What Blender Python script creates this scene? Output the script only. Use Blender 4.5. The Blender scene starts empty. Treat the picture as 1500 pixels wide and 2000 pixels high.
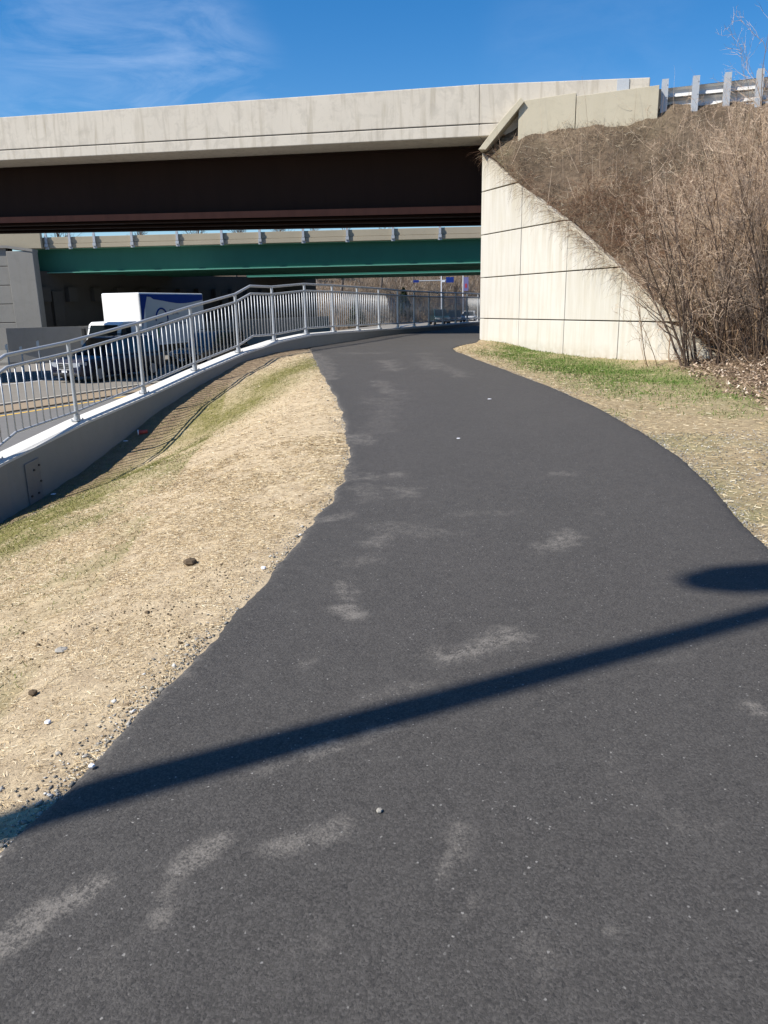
import bpy, math
import numpy as np
from mathutils import Vector, Matrix
R_ = math.radians
rng = np.random.default_rng(7)

# ------------------------------------------------------------------ camera, sky, sun, exposure
scn = bpy.context.scene
col = scn.collection
PITCH, ROLL = 15.1, -1.03
cam = bpy.data.cameras.new("camera")
cam.sensor_fit = 'VERTICAL'; cam.sensor_height = 24.0; cam.lens = 18.0
cam.clip_start = 0.05; cam.clip_end = 5000
camo = bpy.data.objects.new("camera", cam); col.objects.link(camo)
Mc = Matrix.Rotation(R_(90 - PITCH), 4, 'X') @ Matrix.Rotation(R_(ROLL), 4, 'Z')
camo.matrix_world = Matrix.Translation((0, 0, 1.6)) @ Mc
scn.camera = camo
SUN_EL = R_(47.0)
SH = (0.9205, 0.3907)                      # horizontal direction in which shadows fall
world = bpy.data.worlds.new("World"); scn.world = world; world.use_nodes = True
wn = world.node_tree; wn.nodes.clear()
wo = wn.nodes.new('ShaderNodeOutputWorld'); bg = wn.nodes.new('ShaderNodeBackground')
sky = wn.nodes.new('ShaderNodeTexSky'); sky.sky_type = 'NISHITA'; sky.sun_disc = False
sky.sun_elevation = SUN_EL; sky.sun_rotation = math.atan2(-SH[0], -SH[1])
sky.air_density = 1.0; sky.dust_density = 0.2; sky.ozone_density = 3.0
bg.inputs['Strength'].default_value = 0.085
# thin cirrus wisps in the sky itself, gathered round three directions
tc = wn.nodes.new('ShaderNodeTexCoord'); mp = wn.nodes.new('ShaderNodeMapping'); L = wn.links.new
mp.inputs['Rotation'].default_value = (0, R_(-28), 0); mp.inputs['Scale'].default_value = (3.0, 2.2, 10.0)
n1 = wn.nodes.new('ShaderNodeTexNoise'); n1.inputs['Scale'].default_value = 2.2; n1.inputs['Detail'].default_value = 8; n1.inputs['Roughness'].default_value = .62; n1.inputs['Distortion'].default_value = .8
rm = wn.nodes.new('ShaderNodeMapRange'); rm.inputs['From Min'].default_value = .38; rm.inputs['From Max'].default_value = .78
L(tc.outputs['Generated'], mp.inputs['Vector']); L(mp.outputs[0], n1.inputs['Vector']); L(n1.outputs['Fac'], rm.inputs['Value'])
acc = None
for dv, w0, k in (((-.262, .935, .243), .985, .20), ((-.375, .895, .245), .988, .10), ((-.20, .95, .225), .992, .14), ((.231, .935, .267), .990, .06)):
    dp_ = wn.nodes.new('ShaderNodeVectorMath'); dp_.operation = 'DOT_PRODUCT'; L(tc.outputs['Generated'], dp_.inputs[0]); dp_.inputs[1].default_value = Vector(dv).normalized()
    r2 = wn.nodes.new('ShaderNodeMapRange'); r2.interpolation_type = 'SMOOTHERSTEP'; r2.inputs['From Min'].default_value = w0; r2.inputs['From Max'].default_value = 1.0; r2.inputs['To Max'].default_value = k; L(dp_.outputs['Value'], r2.inputs['Value'])
    if acc is None: acc = r2.outputs[0]
    else:
        ad_ = wn.nodes.new('ShaderNodeMath'); ad_.operation = 'ADD'; L(acc, ad_.inputs[0]); L(r2.outputs[0], ad_.inputs[1]); acc = ad_.outputs[0]
ml = wn.nodes.new('ShaderNodeMath'); ml.operation = 'MULTIPLY'; L(acc, ml.inputs[0]); L(rm.outputs[0], ml.inputs[1])
mxs = wn.nodes.new('ShaderNodeMix'); mxs.data_type = 'RGBA'; mxs.inputs[7].default_value = (6.5, 7.6, 9.5, 1)
sat = wn.nodes.new('ShaderNodeHueSaturation'); sat.inputs['Saturation'].default_value = 1.40; sat.inputs['Value'].default_value = 1.04
tn = wn.nodes.new('ShaderNodeMix'); tn.data_type = 'RGBA'; tn.blend_type = 'MULTIPLY'; tn.inputs[0].default_value = 1; tn.inputs[7].default_value = (1.0, 1.0, 1.06, 1)
L(ml.outputs[0], mxs.inputs[0]); L(sky.outputs[0], sat.inputs['Color']); L(sat.outputs[0], tn.inputs[6]); L(tn.outputs[2], mxs.inputs[6]); L(mxs.outputs[2], bg.inputs[0]); L(bg.outputs[0], wo.inputs[0])

sl = bpy.data.lights.new("sun", 'SUN'); sl.energy = 5.0; sl.angle = R_(0.53); sl.color = (1.0, .955, .88)
so = bpy.data.objects.new("sun", sl); col.objects.link(so)
sd = Vector((SH[0] * math.cos(SUN_EL), SH[1] * math.cos(SUN_EL), -math.sin(SUN_EL)))
so.rotation_euler = sd.to_track_quat('-Z', 'Y').to_euler(); so.location = (-20, -10, 40)
scn.view_settings.view_transform = 'Standard'; scn.view_settings.look = 'None'
scn.view_settings.gamma = 1; scn.view_settings.use_curve_mapping = False
scn.view_settings.exposure = 0.60
scn.render.resolution_x = 768; scn.render.resolution_y = 1024

# ------------------------------------------------------------------ small helpers
V3 = lambda *a: np.array(a, float)
def nrm(v): v = np.asarray(v, float); return v / (np.linalg.norm(v) + 1e-12)
_R = np.array(Mc.to_3x3())
def ray(px, py): return _R @ np.array([(px - 750) / 1500., -(py - 1000) / 1500., -1.])
def atY(px, py, Y): d = ray(px, py); return np.array([0, 0, 1.6]) + d * (Y / d[1])   # place of a photo point at distance Y
def tag(o, label=None, cat=None, group=None, kind=None):
    if label: o['label'] = label
    if cat: o['category'] = cat
    if group: o['group'] = group
    if kind: o['kind'] = kind
    return o
def empty(name, loc=(0, 0, 0), rz=0.0):
    o = bpy.data.objects.new(name, None); col.objects.link(o); o.location = loc; o.rotation_euler = (0, 0, rz); o.empty_display_size = .2
    return o
def raw(name, V, F, mat=None, parent=None, smooth=False, attrs=None):
    me = bpy.data.meshes.new(name)
    V = np.asarray(V, np.float32)
    if isinstance(F, np.ndarray):
        n, k = F.shape
        me.vertices.add(len(V)); me.vertices.foreach_set('co', V.ravel())
        me.loops.add(n * k); me.loops.foreach_set('vertex_index', F.astype(np.int32).ravel())
        me.polygons.add(n); me.polygons.foreach_set('loop_start', np.arange(0, n * k, k, dtype=np.int32))
        me.update(calc_edges=True)
    else:
        me.from_pydata(V.tolist(), [], F); me.update()
    if attrs:
        for an, av in attrs.items():
            a = me.attributes.new(an, 'FLOAT', 'POINT'); a.data.foreach_set('value', np.asarray(av, np.float32))
    if smooth: me.polygons.foreach_set('use_smooth', np.ones(len(me.polygons), bool))
    if mat: me.materials.append(mat)
    o = bpy.data.objects.new(name, me); col.objects.link(o)
    if parent: o.parent = parent
    return o
class MB:
    def __init__(s): s.v = []; s.f = []
    def add(s, V, F):
        n = len(s.v); s.v += [tuple(map(float, p)) for p in V]; s.f += [tuple(i + n for i in f) for f in F]; return s
    def box(s, c, ux, uy, uz):
        c, ux, uy, uz = map(lambda a: np.asarray(a, float), (c, ux, uy, uz))
        P = [c + a * ux + b * uy + d * uz for d in (-1, 1) for b in (-1, 1) for a in (-1, 1)]
        F = [(0, 2, 3, 1), (4, 5, 7, 6), (0, 1, 5, 4), (2, 6, 7, 3), (0, 4, 6, 2), (1, 3, 7, 5)]
        if np.dot(np.cross(ux, uy), uz) < 0: F = [f[::-1] for f in F]
        return s.add(P, F)
    def bx(s, x0, x1, y0, y1, z0, z1):
        return s.box(((x0 + x1) / 2, (y0 + y1) / 2, (z0 + z1) / 2), ((x1 - x0) / 2, 0, 0), (0, (y1 - y0) / 2, 0), (0, 0, (z1 - z0) / 2))
    def beam(s, a, b, w, h, up=(0, 0, 1)):
        a, b = np.asarray(a, float), np.asarray(b, float); d = b - a; n = np.cross(d, up); n = nrm(n); u = nrm(np.cross(n, d))
        return s.box((a + b) / 2, d / 2, n * w / 2, u * h / 2)
    def prism(s, poly, o, ux, uy, dep):
        o, ux, uy, dep = map(lambda a: np.asarray(a, float), (o, ux, uy, dep)); n = len(poly)
        A = [o + p[0] * ux + p[1] * uy for p in poly]; B = [a + dep for a in A]
        F = [tuple(range(n)), tuple(range(2 * n - 1, n - 1, -1))] + [(i + n, (i + 1) % n + n, (i + 1) % n, i) for i in range(n)]
        area = sum(poly[i][0] * poly[(i + 1) % n][1] - poly[(i + 1) % n][0] * poly[i][1] for i in range(n))
        if np.dot(np.cross(ux, uy), dep) * area > 0: F = [f[::-1] for f in F]
        return s.add(A + B, F)
    def sweep(s, pts, prof, cap=True):            # prof: (right, up) pairs swept along a polyline, vertical stays vertical
        pts = np.asarray(pts, float); T = np.gradient(pts[:, :2], axis=0); T /= np.linalg.norm(T, axis=1)[:, None]
        Nn = np.stack([T[:, 1], -T[:, 0], np.zeros(len(T))], 1); k = len(prof); P = []
        for p, n in zip(pts, Nn):
            for (r, u) in prof: P.append(p + n * r + V3(0, 0, u))
        F = [(i * k + j, i * k + (j + 1) % k, (i + 1) * k + (j + 1) % k, (i + 1) * k + j) for i in range(len(pts) - 1) for j in range(k)]
        if cap: F += [tuple(range(k))[::-1], tuple(range((len(pts) - 1) * k, len(pts) * k))]
        return s.add(P, F)
    def tube(s, pts, r, k=8, cap=True):
        pts = np.asarray(pts, float); n = len(pts); rr = np.broadcast_to(np.asarray(r, float), (n,))
        T = np.gradient(pts, axis=0); P = []
        ref = V3(0, 0, 1) if abs(nrm(pts[-1] - pts[0])[2]) < .9 else V3(1, 0, 0)
        for p, t, q in zip(pts, T, rr):
            t = nrm(t); a = nrm(np.cross(t, ref)); b = np.cross(a, t)
            for j in range(k):
                th = 2 * math.pi * j / k; P.append(p + q * (math.cos(th) * a + math.sin(th) * b))
        F = [(i * k + j, i * k + (j + 1) % k, (i + 1) * k + (j + 1) % k, (i + 1) * k + j) for i in range(n - 1) for j in range(k)]
        if cap: F += [tuple(range(k))[::-1], tuple(range((n - 1) * k, n * k))]
        return s.add(P, F)
    def cyl(s, c, axis, r, h, k=20):
        c = np.asarray(c, float); axis = nrm(axis); return s.tube([c - axis * h / 2, c + axis * h / 2], r, k)
    def build(s, name, mat, parent=None, smooth=False, bevel=0):
        me = bpy.data.meshes.new(name); me.from_pydata(s.v, [], s.f); me.update()
        if smooth: me.polygons.foreach_set('use_smooth', np.ones(len(me.polygons), bool))
        me.materials.append(mat); o = bpy.data.objects.new(name, me); col.objects.link(o)
        if parent: o.parent = parent
        if bevel:
            m = o.modifiers.new('bevel', 'BEVEL'); m.width = bevel; m.segments = 2; m.limit_method = 'ANGLE'
        return o
def tubes_np(P, Rr, k=3):                       # P (N,K,3), Rr (N,K) -> one vertex/face array pair
    N, K, _ = P.shape; T = np.gradient(P, axis=1); T /= np.linalg.norm(T, axis=2, keepdims=True) + 1e-9
    ref = np.where(np.abs(T[..., 2:3]) < .8, np.array([0, 0, 1.]), np.array([1., 0, 0]))
    A = np.cross(T, ref); A /= np.linalg.norm(A, axis=2, keepdims=True) + 1e-9; B = np.cross(A, T)
    th = np.arange(k) * 2 * np.pi / k
    V = P[:, :, None, :] + Rr[:, :, None, None] * (np.cos(th)[None, None, :, None] * A[:, :, None, :] + np.sin(th)[None, None, :, None] * B[:, :, None, :])
    idx = np.arange(N * K * k).reshape(N, K, k); j2 = np.roll(np.arange(k), -1)
    F = np.stack([idx[:, :-1, :], idx[:, :-1, j2], idx[:, 1:, j2], idx[:, 1:, :]], -1).reshape(-1, 4)
    return V.reshape(-1, 3), F
def rdir(n, r=rng): v = r.normal(size=(n, 3)); return v / np.linalg.norm(v, axis=1)[:, None]
def grow(p0, d0, ln, r0, K, up=.15, wob=.12, r=rng, tip=.3):
    n = len(p0); P = np.zeros((n, K, 3)); P[:, 0] = p0; d = d0 / np.linalg.norm(d0, axis=1)[:, None]; st = (ln / (K - 1))[:, None]
    for i in range(1, K):
        d = d + wob * r.normal(size=(n, 3)) + np.array([0, 0, up]); d /= np.linalg.norm(d, axis=1)[:, None]; P[:, i] = P[:, i - 1] + d * st
    return P, r0[:, None] * np.linspace(1, tip, K)[None, :]
def spawn(P, Rr, m, fl, ang, K, up, wob, t0=.2, r=rng, rmin=.0015, rf=.55):
    N, Kp, _ = P.shape; n = N * m; pi = np.repeat(np.arange(N), m); t = t0 + (1 - t0) * r.random(n) ** .8; t = np.minimum(t, .999) * (Kp - 1)
    i0 = t.astype(int); f = (t - i0)[:, None]; p = P[pi, i0] * (1 - f) + P[pi, i0 + 1] * f; d = P[pi, i0 + 1] - P[pi, i0]
    d /= np.linalg.norm(d, axis=1)[:, None] + 1e-9
    a = ang * (0.6 + .8 * r.random(n))[:, None]; q = rdir(n, r); q -= (q * d).sum(1)[:, None] * d; q /= np.linalg.norm(q, axis=1)[:, None]
    d2 = np.cos(a) * d + np.sin(a) * q
    L0 = np.linalg.norm(np.diff(P, axis=1), axis=2).sum(1)[pi]
    ln = L0 * fl * (.5 + .8 * r.random(n)) * (1.25 - .7 * t / (Kp - 1)); rr = np.maximum(Rr[pi, i0] * rf, rmin)
    return grow(p, d2, ln, rr, K, up, wob, r)
def blades(c, nrmv, ln, wd, flat=.3, r=rng):    # quads: little strands lying mostly along the surface
    n = len(c); a = r.random(n) * 2 * np.pi; t = np.stack([np.cos(a), np.sin(a), np.zeros(n)], 1); t += nrmv * (flat * r.random(n))[:, None]
    t -= nrmv * ((t * nrmv).sum(1) * (1 - flat))[:, None]; t /= np.linalg.norm(t, axis=1)[:, None]
    s = np.cross(t, nrmv + .5 * r.normal(size=(n, 3))); s /= np.linalg.norm(s, axis=1)[:, None]
    t = t * ln[:, None] / 2; s = s * wd[:, None] / 2
    V = np.stack([c - t - s, c - t + s, c + t + s, c + t - s], 1).reshape(-1, 3)
    return V, np.arange(4 * n).reshape(-1, 4)
def stones(c, sz, r=rng):
    n = len(c); o = np.array([[1, 0, 0], [0, 1, 0], [-1, 0, 0], [0, -1, 0], [0, 0, 1], [0, 0, -.6]], float)
    V = o[None] * (.6 + .7 * r.random((n, 6, 1))) * sz[:, None, None] * (np.array([1, 1, .6])[None, None] * (.6 + .6 * r.random((n, 1, 3))))
    a = r.random(n) * 6.28; ca, sa = np.cos(a)[:, None], np.sin(a)[:, None]
    X = V[..., 0] * ca - V[..., 1] * sa; Y = V[..., 0] * sa + V[..., 1] * ca; V = np.stack([X, Y, V[..., 2]], -1) + c[:, None, :]
    f = np.array([[0, 1, 4], [1, 2, 4], [2, 3, 4], [3, 0, 4], [1, 0, 5], [2, 1, 5], [3, 2, 5], [0, 3, 5]])
    F = (np.arange(n)[:, None, None] * 6 + f[None]).reshape(-1, 3)
    return V.reshape(-1, 3), F
def vnoise(x, y, s, seed=0):                    # smooth value noise in numpy
    x = np.asarray(x, float) / s; y = np.asarray(y, float) / s; xi = np.floor(x).astype(int); yi = np.floor(y).astype(int); fx = x - xi; fy = y - yi
    fx = fx * fx * (3 - 2 * fx); fy = fy * fy * (3 - 2 * fy)
    def h(a, b): v = np.sin(a * 127.1 + b * 311.7 + seed * 74.7) * 43758.5453; return v - np.floor(v)
    return (h(xi, yi) * (1 - fx) + h(xi + 1, yi) * fx) * (1 - fy) + (h(xi, yi + 1) * (1 - fx) + h(xi + 1, yi + 1) * fx) * fy
def fbm(x, y, s, seed=0, o=4): return sum(vnoise(x, y, s / 2 ** i, seed + i) * .5 ** i for i in range(o)) / sum(.5 ** i for i in range(o))

# ------------------------------------------------------------------ materials
class NT:
    def __init__(s, name, rough=.8, metal=0., spec=.3):
        s.m = bpy.data.materials.new(name); s.m.use_nodes = True; s.t = s.m.node_tree; s.b = s.t.nodes['Principled BSDF']
        s.b.inputs['Roughness'].default_value = rough; s.b.inputs['Metallic'].default_value = metal; s.b.inputs['Specular IOR Level'].default_value = spec
        s.obj = s.n('TexCoord').outputs['Object']
    def n(s, k): return s.t.nodes.new('ShaderNode' + k)
    def l(s, a, b): s.t.links.new(a, b)
    def mapv(s, sc, v=None):
        m = s.n('Mapping'); m.inputs['Scale'].default_value = sc; s.l(v or s.obj, m.inputs['Vector']); return m.outputs[0]
    def noise(s, scale, detail=4, rough=.55, vec=None, dist=0):
        x = s.n('TexNoise'); x.inputs['Scale'].default_value = scale; x.inputs['Detail'].default_value = detail; x.inputs['Roughness'].default_value = rough
        x.inputs['Distortion'].default_value = dist; s.l(vec or s.obj, x.inputs['Vector']); return x.outputs['Fac']
    def voro(s, scale, vec=None, out='Distance'):
        x = s.n('TexVoronoi'); x.inputs['Scale'].default_value = scale; s.l(vec or s.obj, x.inputs['Vector']); return x.outputs[out]
    def rng(s, v, a, b, c=0., d=1.):
        m = s.n('MapRange'); m.inputs[1].default_value = a; m.inputs[2].default_value = b; m.inputs[3].default_value = c; m.inputs[4].default_value = d; s.l(v, m.inputs[0]); return m.outputs[0]
    def math(s, op, a, b=0.):
        m = s.n('Math'); m.operation = op
        for i, x in enumerate((a, b)):
            if isinstance(x, (int, float)): m.inputs[i].default_value = x
            else: s.l(x, m.inputs[i])
        return m.outputs[0]
    def mix(s, f, a, b, mode='MIX'):
        m = s.n('Mix'); m.data_type = 'RGBA'; m.blend_type = mode
        for i, x in ((0, f), (6, a), (7, b)):
            if isinstance(x, (int, float)): m.inputs[i].default_value = x
            elif isinstance(x, tuple): m.inputs[i].default_value = (*x, 1) if len(x) == 3 else x
            else: s.l(x, m.inputs[i])
        return m.outputs[2]
    def ramp(s, f, stops):
        r = s.n('ValToRGB'); e = r.color_ramp.elements
        while len(e) < len(stops): e.new(.5)
        for q, (p, c) in zip(e, stops): q.position = p; q.color = (*c, 1)
        s.l(f, r.inputs[0]); return r.outputs[0]
    def attr(s, name): a = s.n('Attribute'); a.attribute_name = name; return a.outputs['Fac']
    def color(s, c):
        if isinstance(c, tuple): s.b.inputs['Base Color'].default_value = (*c, 1)
        else: s.l(c, s.b.inputs['Base Color'])
        return s
    def bump(s, h, st=.3, d=.01):
        b = s.n('Bump'); b.inputs['Strength'].default_value = st; b.inputs['Distance'].default_value = d; s.l(h, b.inputs['Height']); s.l(b.outputs[0], s.b.inputs['Normal']); return s
    def island(s): g = s.n('NewGeometry'); return g.outputs['Random Per Island']
def simple(name, c, rough=.6, metal=0., spec=.4, var=.15, sc=6.):
    t = NT(name, rough, metal, spec); f = t.noise(sc, 5)
    t.color(t.mix(f, tuple(x * (1 - var) for x in c), tuple(min(1, x * (1 + var)) for x in c))); t.bump(f, .05, .003); return t.m
def concrete(name, c, streak=.5, sc=1., stain=(.30, .26, .20), dark=.55):
    t = NT(name, .88, 0, .2)
    big = t.noise(.7 * sc, 5); fine = t.noise(38 * sc, 4, .6); st = t.noise(1., 6, .6, t.mapv((5.5, 5.5, .55)), .4)
    base = t.mix(big, tuple(x * .87 for x in c), tuple(min(1, x * 1.08) for x in c))
    base = t.mix(t.rng(st, .5, .75, 0, streak), base, tuple(x * y * 1.6 for x, y in zip(c, (dark, dark * .97, dark * .9))))
    pt = t.noise(1.7 * sc, 7, .7, None, 1.2); base = t.mix(t.rng(pt, .5, .62, 0, streak * .45), base, tuple(x * .68 for x in c)); sp = t.noise(5 * sc, 6, .7); base = t.mix(t.rng(sp, .60, .74, 0, .55), base, tuple(x * .7 for x in c))
    pit = t.voro(7 * sc); base = t.mix(t.rng(pit, .0, .045, .5, 0), base, tuple(x * .35 for x in c))
    base = t.mix(t.math('MULTIPLY', fine, .22), base, tuple(x * .6 for x in c))
    t.color(base); t.bump(fine, .25, .004); return t.m
M = {}
M['fascia'] = concrete('weathered fascia concrete', (.55, .50, .425), 1., 1., dark=.42)
M['parapet'] = concrete('tan parapet concrete', (.52, .465, .35), .5, 1.2)
M['curb'] = concrete('grey curb concrete', (.275, .275, .26), .25, 1.4)
M['coping'] = concrete('pale coping concrete', (.62, .60, .56), .08, 1.2)
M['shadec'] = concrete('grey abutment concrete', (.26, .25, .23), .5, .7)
M['darkc'] = concrete('shade darkened concrete', (.06, .056, .05), .6, .5)  # concrete colour darkened to carry the deep shade under the overpasses
M['tan2'] = concrete('tan overpass concrete', (.40, .345, .25), .25, .8)
def mse():
    t = NT('pale wall panel concrete', .9, 0, .2); c = (.80, .75, .64)
    big = t.noise(.9, 5); fine = t.noise(45, 4, .6); st = t.noise(1., 6, .6, t.mapv((4.5, 1, .4)), .3)
    sep = t.n('SeparateXYZ'); t.l(t.obj, sep.inputs[0]); x, z = sep.outputs[0], sep.outputs[2]
    d = t.math('SUBTRACT', t.math('SUBTRACT', 5.80, t.math('MULTIPLY', x, .55)), z)       # height below the sloped top edge
    near = t.rng(d, .0, 1.7, 1., 0.)
    oi = t.n('ObjectInfo'); base = t.mix(big, (.53, .495, .43), (.62, .59, .525)); base = t.mix(t.math('MULTIPLY', oi.outputs['Random'], .30), base, (.42, .40, .35))
    base = t.mix(t.math('MULTIPLY', t.rng(st, .42, .68), t.math('MULTIPLY', near, .9)), base, (.36, .31, .22))
    base = t.mix(t.math('MULTIPLY', t.rng(d, 0, .45, 1, 0), t.rng(t.noise(3, 5), .3, .6, .25, .8)), base, (.38, .33, .24))
    st2 = t.noise(1., 5, .6, t.mapv((7, 1, .5)), .2)
    base = t.mix(t.rng(st2, .46, .72, 0, .55), base, (.42, .37, .28))
    cell = t.n('TexVoronoi'); cell.inputs['Scale'].default_value = .55; t.l(t.mapv((1, 0, 1.5)), cell.inputs['Vector'])
    base = t.mix(t.rng(t.noise(2.2, 5, .6), .5, .75, 0, .35), base, (.52, .47, .37))
    base = t.mix(t.math('MULTIPLY', t.rng(z, .62, .25, 0, .75), t.rng(t.noise(6, 5), .3, .65)), base, (.36, .30, .21)); base = t.mix(t.math('MULTIPLY', fine, .2), base, (.40, .36, .29)); t.color(base); t.bump(fine, .2, .003); return t.m
M['mse'] = mse()
def asphalt():
    t = NT('new path asphalt', .78, 0, .38)
    ag = t.voro(150, out='Color'); agd = t.voro(150); f = t.noise(95, 5, .8); lo = t.noise(1.3, 6, .6); med = t.noise(13, 5, .65)
    sepc = t.n('SeparateColor'); t.l(ag, sepc.inputs[0]); rv = sepc.outputs[0]
    base = t.mix(lo, (.034, .0305, .0270), (.056, .0500, .0445))
    base = t.mix(t.rng(med, .35, .7, 0, .55), base, (.074, .067, .059))
    base = t.mix(t.rng(rv, .35, 1., 0, .6), base, (.108, .098, .088))
    base = t.mix(t.rng(rv, .10, .0, 0, .4), base, (.014, .013, .013))
    base = t.mix(t.rng(f, .56, .70, 0, .75), base, (.012, .011, .010))
    base = t.mix(t.rng(f, .44, .30, 0, .5), base, (.12, .11, .098))
    gl = t.voro(170, out='Color'); s2 = t.n('SeparateColor'); t.l(gl, s2.inputs[0])
    base = t.mix(t.rng(s2.outputs[1], .995, .999, 0, .6), base, (.36, .34, .31))
    du = t.attr('dust'); dn = t.noise(17, 8, .8); dn2 = t.noise(110, 3, .7)
    msk = t.rng(t.math('MULTIPLY', t.math('MULTIPLY', du, .92), t.math('ADD', t.rng(dn, .36, .60, .05, 1.), t.rng(dn2, .42, .6, -.3, .35))), .10, .75, 0, .78)
    base = t.mix(msk, base, (.215, .192, .165))
    ed = t.attr('edge'); base = t.mix(t.math('MULTIPLY', ed, t.rng(t.noise(45, 4), .42, .62, .0, .5)), base, (.013, .013, .014))
    t.color(base); h = t.math('ADD', t.math('MULTIPLY', agd, -.25), t.math('MULTIPLY', f, -1.5)); t.bump(h, .8, .005); return t.m
M['asphalt'] = asphalt()
def soil(name, dry, green, dirt, gattr=True, fine=60, bd=.02):
    t = NT(name, .95, 0, .1)
    f = t.noise(fine, 5, .75); m = t.noise(7, 6, .65); s = t.noise(1., 4, .7, t.mapv((90, 90, 90))); lo = t.noise(1.1, 5)
    base = t.mix(t.rng(f, .3, .7), tuple(x * .62 for x in dry), tuple(min(1, x * 1.18) for x in dry))
    base = t.mix(t.rng(m, .40, .72, 0, .6), base, dirt)
    base = t.mix(t.rng(lo, .55, .8, 0, .25), base, dirt)
    g = t.attr('green')
    gm = t.math('MULTIPLY', g, t.rng(m, .25, .6, .55, 1.))
    base = t.mix(gm, base, t.mix(t.rng(f, .3, .7), tuple(x * .6 for x in green), tuple(x * 1.35 for x in green)))
    dr = t.attr('dirt'); base = t.mix(t.math('MULTIPLY', dr, t.rng(m, .2, .6, .6, 1.)), base, t.mix(f, tuple(x * .6 for x in dirt), dirt))
    t.color(base); t.bump(t.math('ADD', f, m), .75, bd); return t.m
M['bank'] = soil('straw covered soil', (.58, .46, .30), (.165, .15, .045), (.25, .18, .115))
M['verge'] = soil('verge soil', (.43, .335, .20), (.085, .15, .025), (.20, .145, .095))
M['slope'] = soil('slope soil', (.23, .17, .115), (.13, .12, .065), (.06, .043, .03), fine=14, bd=.07)
M['hill'] = soil('hill soil', (.25, .18, .12), (.13, .11, .07), (.085, .065, .05), fine=4)
M['ground'] = soil('open ground soil', (.20, .16, .11), (.1, .1, .05), (.14, .11, .08), fine=8)
def strands(name, stops, rough=.9):
    t = NT(name, rough, 0, .15); t.color(t.ramp(t.island(), stops)); return t.m
M['straw'] = strands('straw strands', [(0, (.16, .105, .055)), (.35, (.45, .33, .185)), (.8, (.64, .51, .31)), (1, (.84, .75, .55))])
M['chip'] = strands('dark soil crumbs', [(0, (.05, .035, .022)), (.6, (.10, .072, .045)), (1, (.17, .125, .08))])
M['grassb'] = strands('short grass blades', [(0, (.16, .15, .05)), (.5, (.115, .14, .035)), (.8, (.20, .19, .065)), (1, (.32, .27, .12))])
M['grassg'] = strands('fresh grass blades', [(0, (.055, .11, .015)), (.5, (.10, .17, .03)), (.8, (.15, .19, .05)), (1, (.34, .28, .14))])
M['leaf'] = strands('dead leaves', [(0, (.07, .045, .03)), (.3, (.20, .135, .09)), (.65, (.36, .26, .18)), (.9, (.52, .41, .31)), (1, (.68, .58, .46))])
M['dry'] = strands('dry grass strands', [(0, (.09, .065, .045)), (.45, (.29, .22, .145)), (.8, (.52, .42, .29)), (1, (.82, .72, .55))])
M['bramble'] = strands('bramble canes', [(0, (.07, .038, .024)), (.5, (.20, .11, .068)), (.85, (.33, .21, .13)), (1, (.50, .38, .25))])
M['brush'] = strands('far hillside brush', [(0, (.06, .05, .04)), (.35, (.16, .115, .085)), (.7, (.27, .20, .14)), (.9, (.36, .29, .22)), (1, (.50, .46, .42))])
M['gravel'] = strands('crushed stone', [(0, (.10, .095, .085)), (.5, (.27, .25, .215)), (.85, (.42, .39, .34)), (1, (.60, .58, .54))])
M['stem_dark'] = strands('dark shrub bark', [(0, (.045, .031, .024)), (1, (.12, .085, .064))])
M['stem_tan'] = strands('tan shrub bark', [(0, (.14, .092, .06)), (.6, (.30, .205, .13)), (1, (.48, .35, .23))])
M['twig_tan'] = strands('tan twigs', [(0, (.20, .135, .095)), (.45, (.52, .375, .265)), (1, (.84, .66, .49))])
M['twig_red'] = strands('reddish twigs', [(0, (.11, .055, .04)), (1, (.40, .23, .155))])
M['twig_grey'] = strands('greyish twigs', [(0, (.10, .078, .062)), (1, (.40, .31, .24))])
M['treebark'] = strands('far tree bark', [(0, (.07, .055, .045)), (1, (.17, .14, .12))])
M['evergreen'] = strands('evergreen needles', [(0, (.015, .025, .012)), (1, (.05, .065, .03))])
def galv(name, c, rough=.42, metal=.75):
    t = NT(name, rough, metal, .5); f = t.noise(25, 4); t.color(t.mix(f, tuple(x * .85 for x in c), tuple(min(1, x * 1.1) for x in c))); return t.m
M['galv'] = galv('galvanized railing steel', (.47, .48, .49), .5, .4)
M['galv_post'] = galv('weathered guardrail post steel', (.42, .44, .46), .6, .3)
M['plate'] = galv('dull cover plate steel', (.20, .205, .21), .6, .2)
M['beam'] = galv('guardrail beam steel', (.66, .65, .62), .5, .25)
def steelp(name, c, spec=.3, rough=.6, strk=.4, c2=None):
    t = NT(name, rough, 0, spec); f = t.noise(1., 5, .6, t.mapv((3, 3, .4))); g = t.noise(.8, 4)
    b = t.mix(g, tuple(x * .85 for x in c), tuple(x * 1.1 for x in c)); t.color(t.mix(t.rng(f, .45, .75, 0, strk), b, c2 or tuple(x * .6 for x in c))); return t.m
M['rust'] = steelp('brown weathering steel', (.022, .012, .009), .15, .85, .4)  # steel colour darkened further for the shade under the deck
M['flange'] = steelp('sunlit red brown weathering steel', (.15, .062, .042), .15, .85, .5, (.085, .038, .026))  # same steel, coloured lighter for the sunlit fascia flange
M['green'] = steelp('green girder paint', (.026, .135, .092), .3, .6, .25, (.02, .105, .072))
M['green_lit'] = steelp('sunlit green paint', (.12, .34, .26), .4, .5, .2)  # girder green lightened in colour for the sunlit front flange
M['road_old'] = simple('pale worn asphalt', (.205, .19, .17), 1., 0, .02, .12, 2.)
M['road_new'] = simple('grey road asphalt', (.165, .16, .155), 1., 0, .02, .1, 3.)
M['median'] = concrete('brown gutter concrete', (.30, .235, .165), .2, 1.5)
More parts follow.
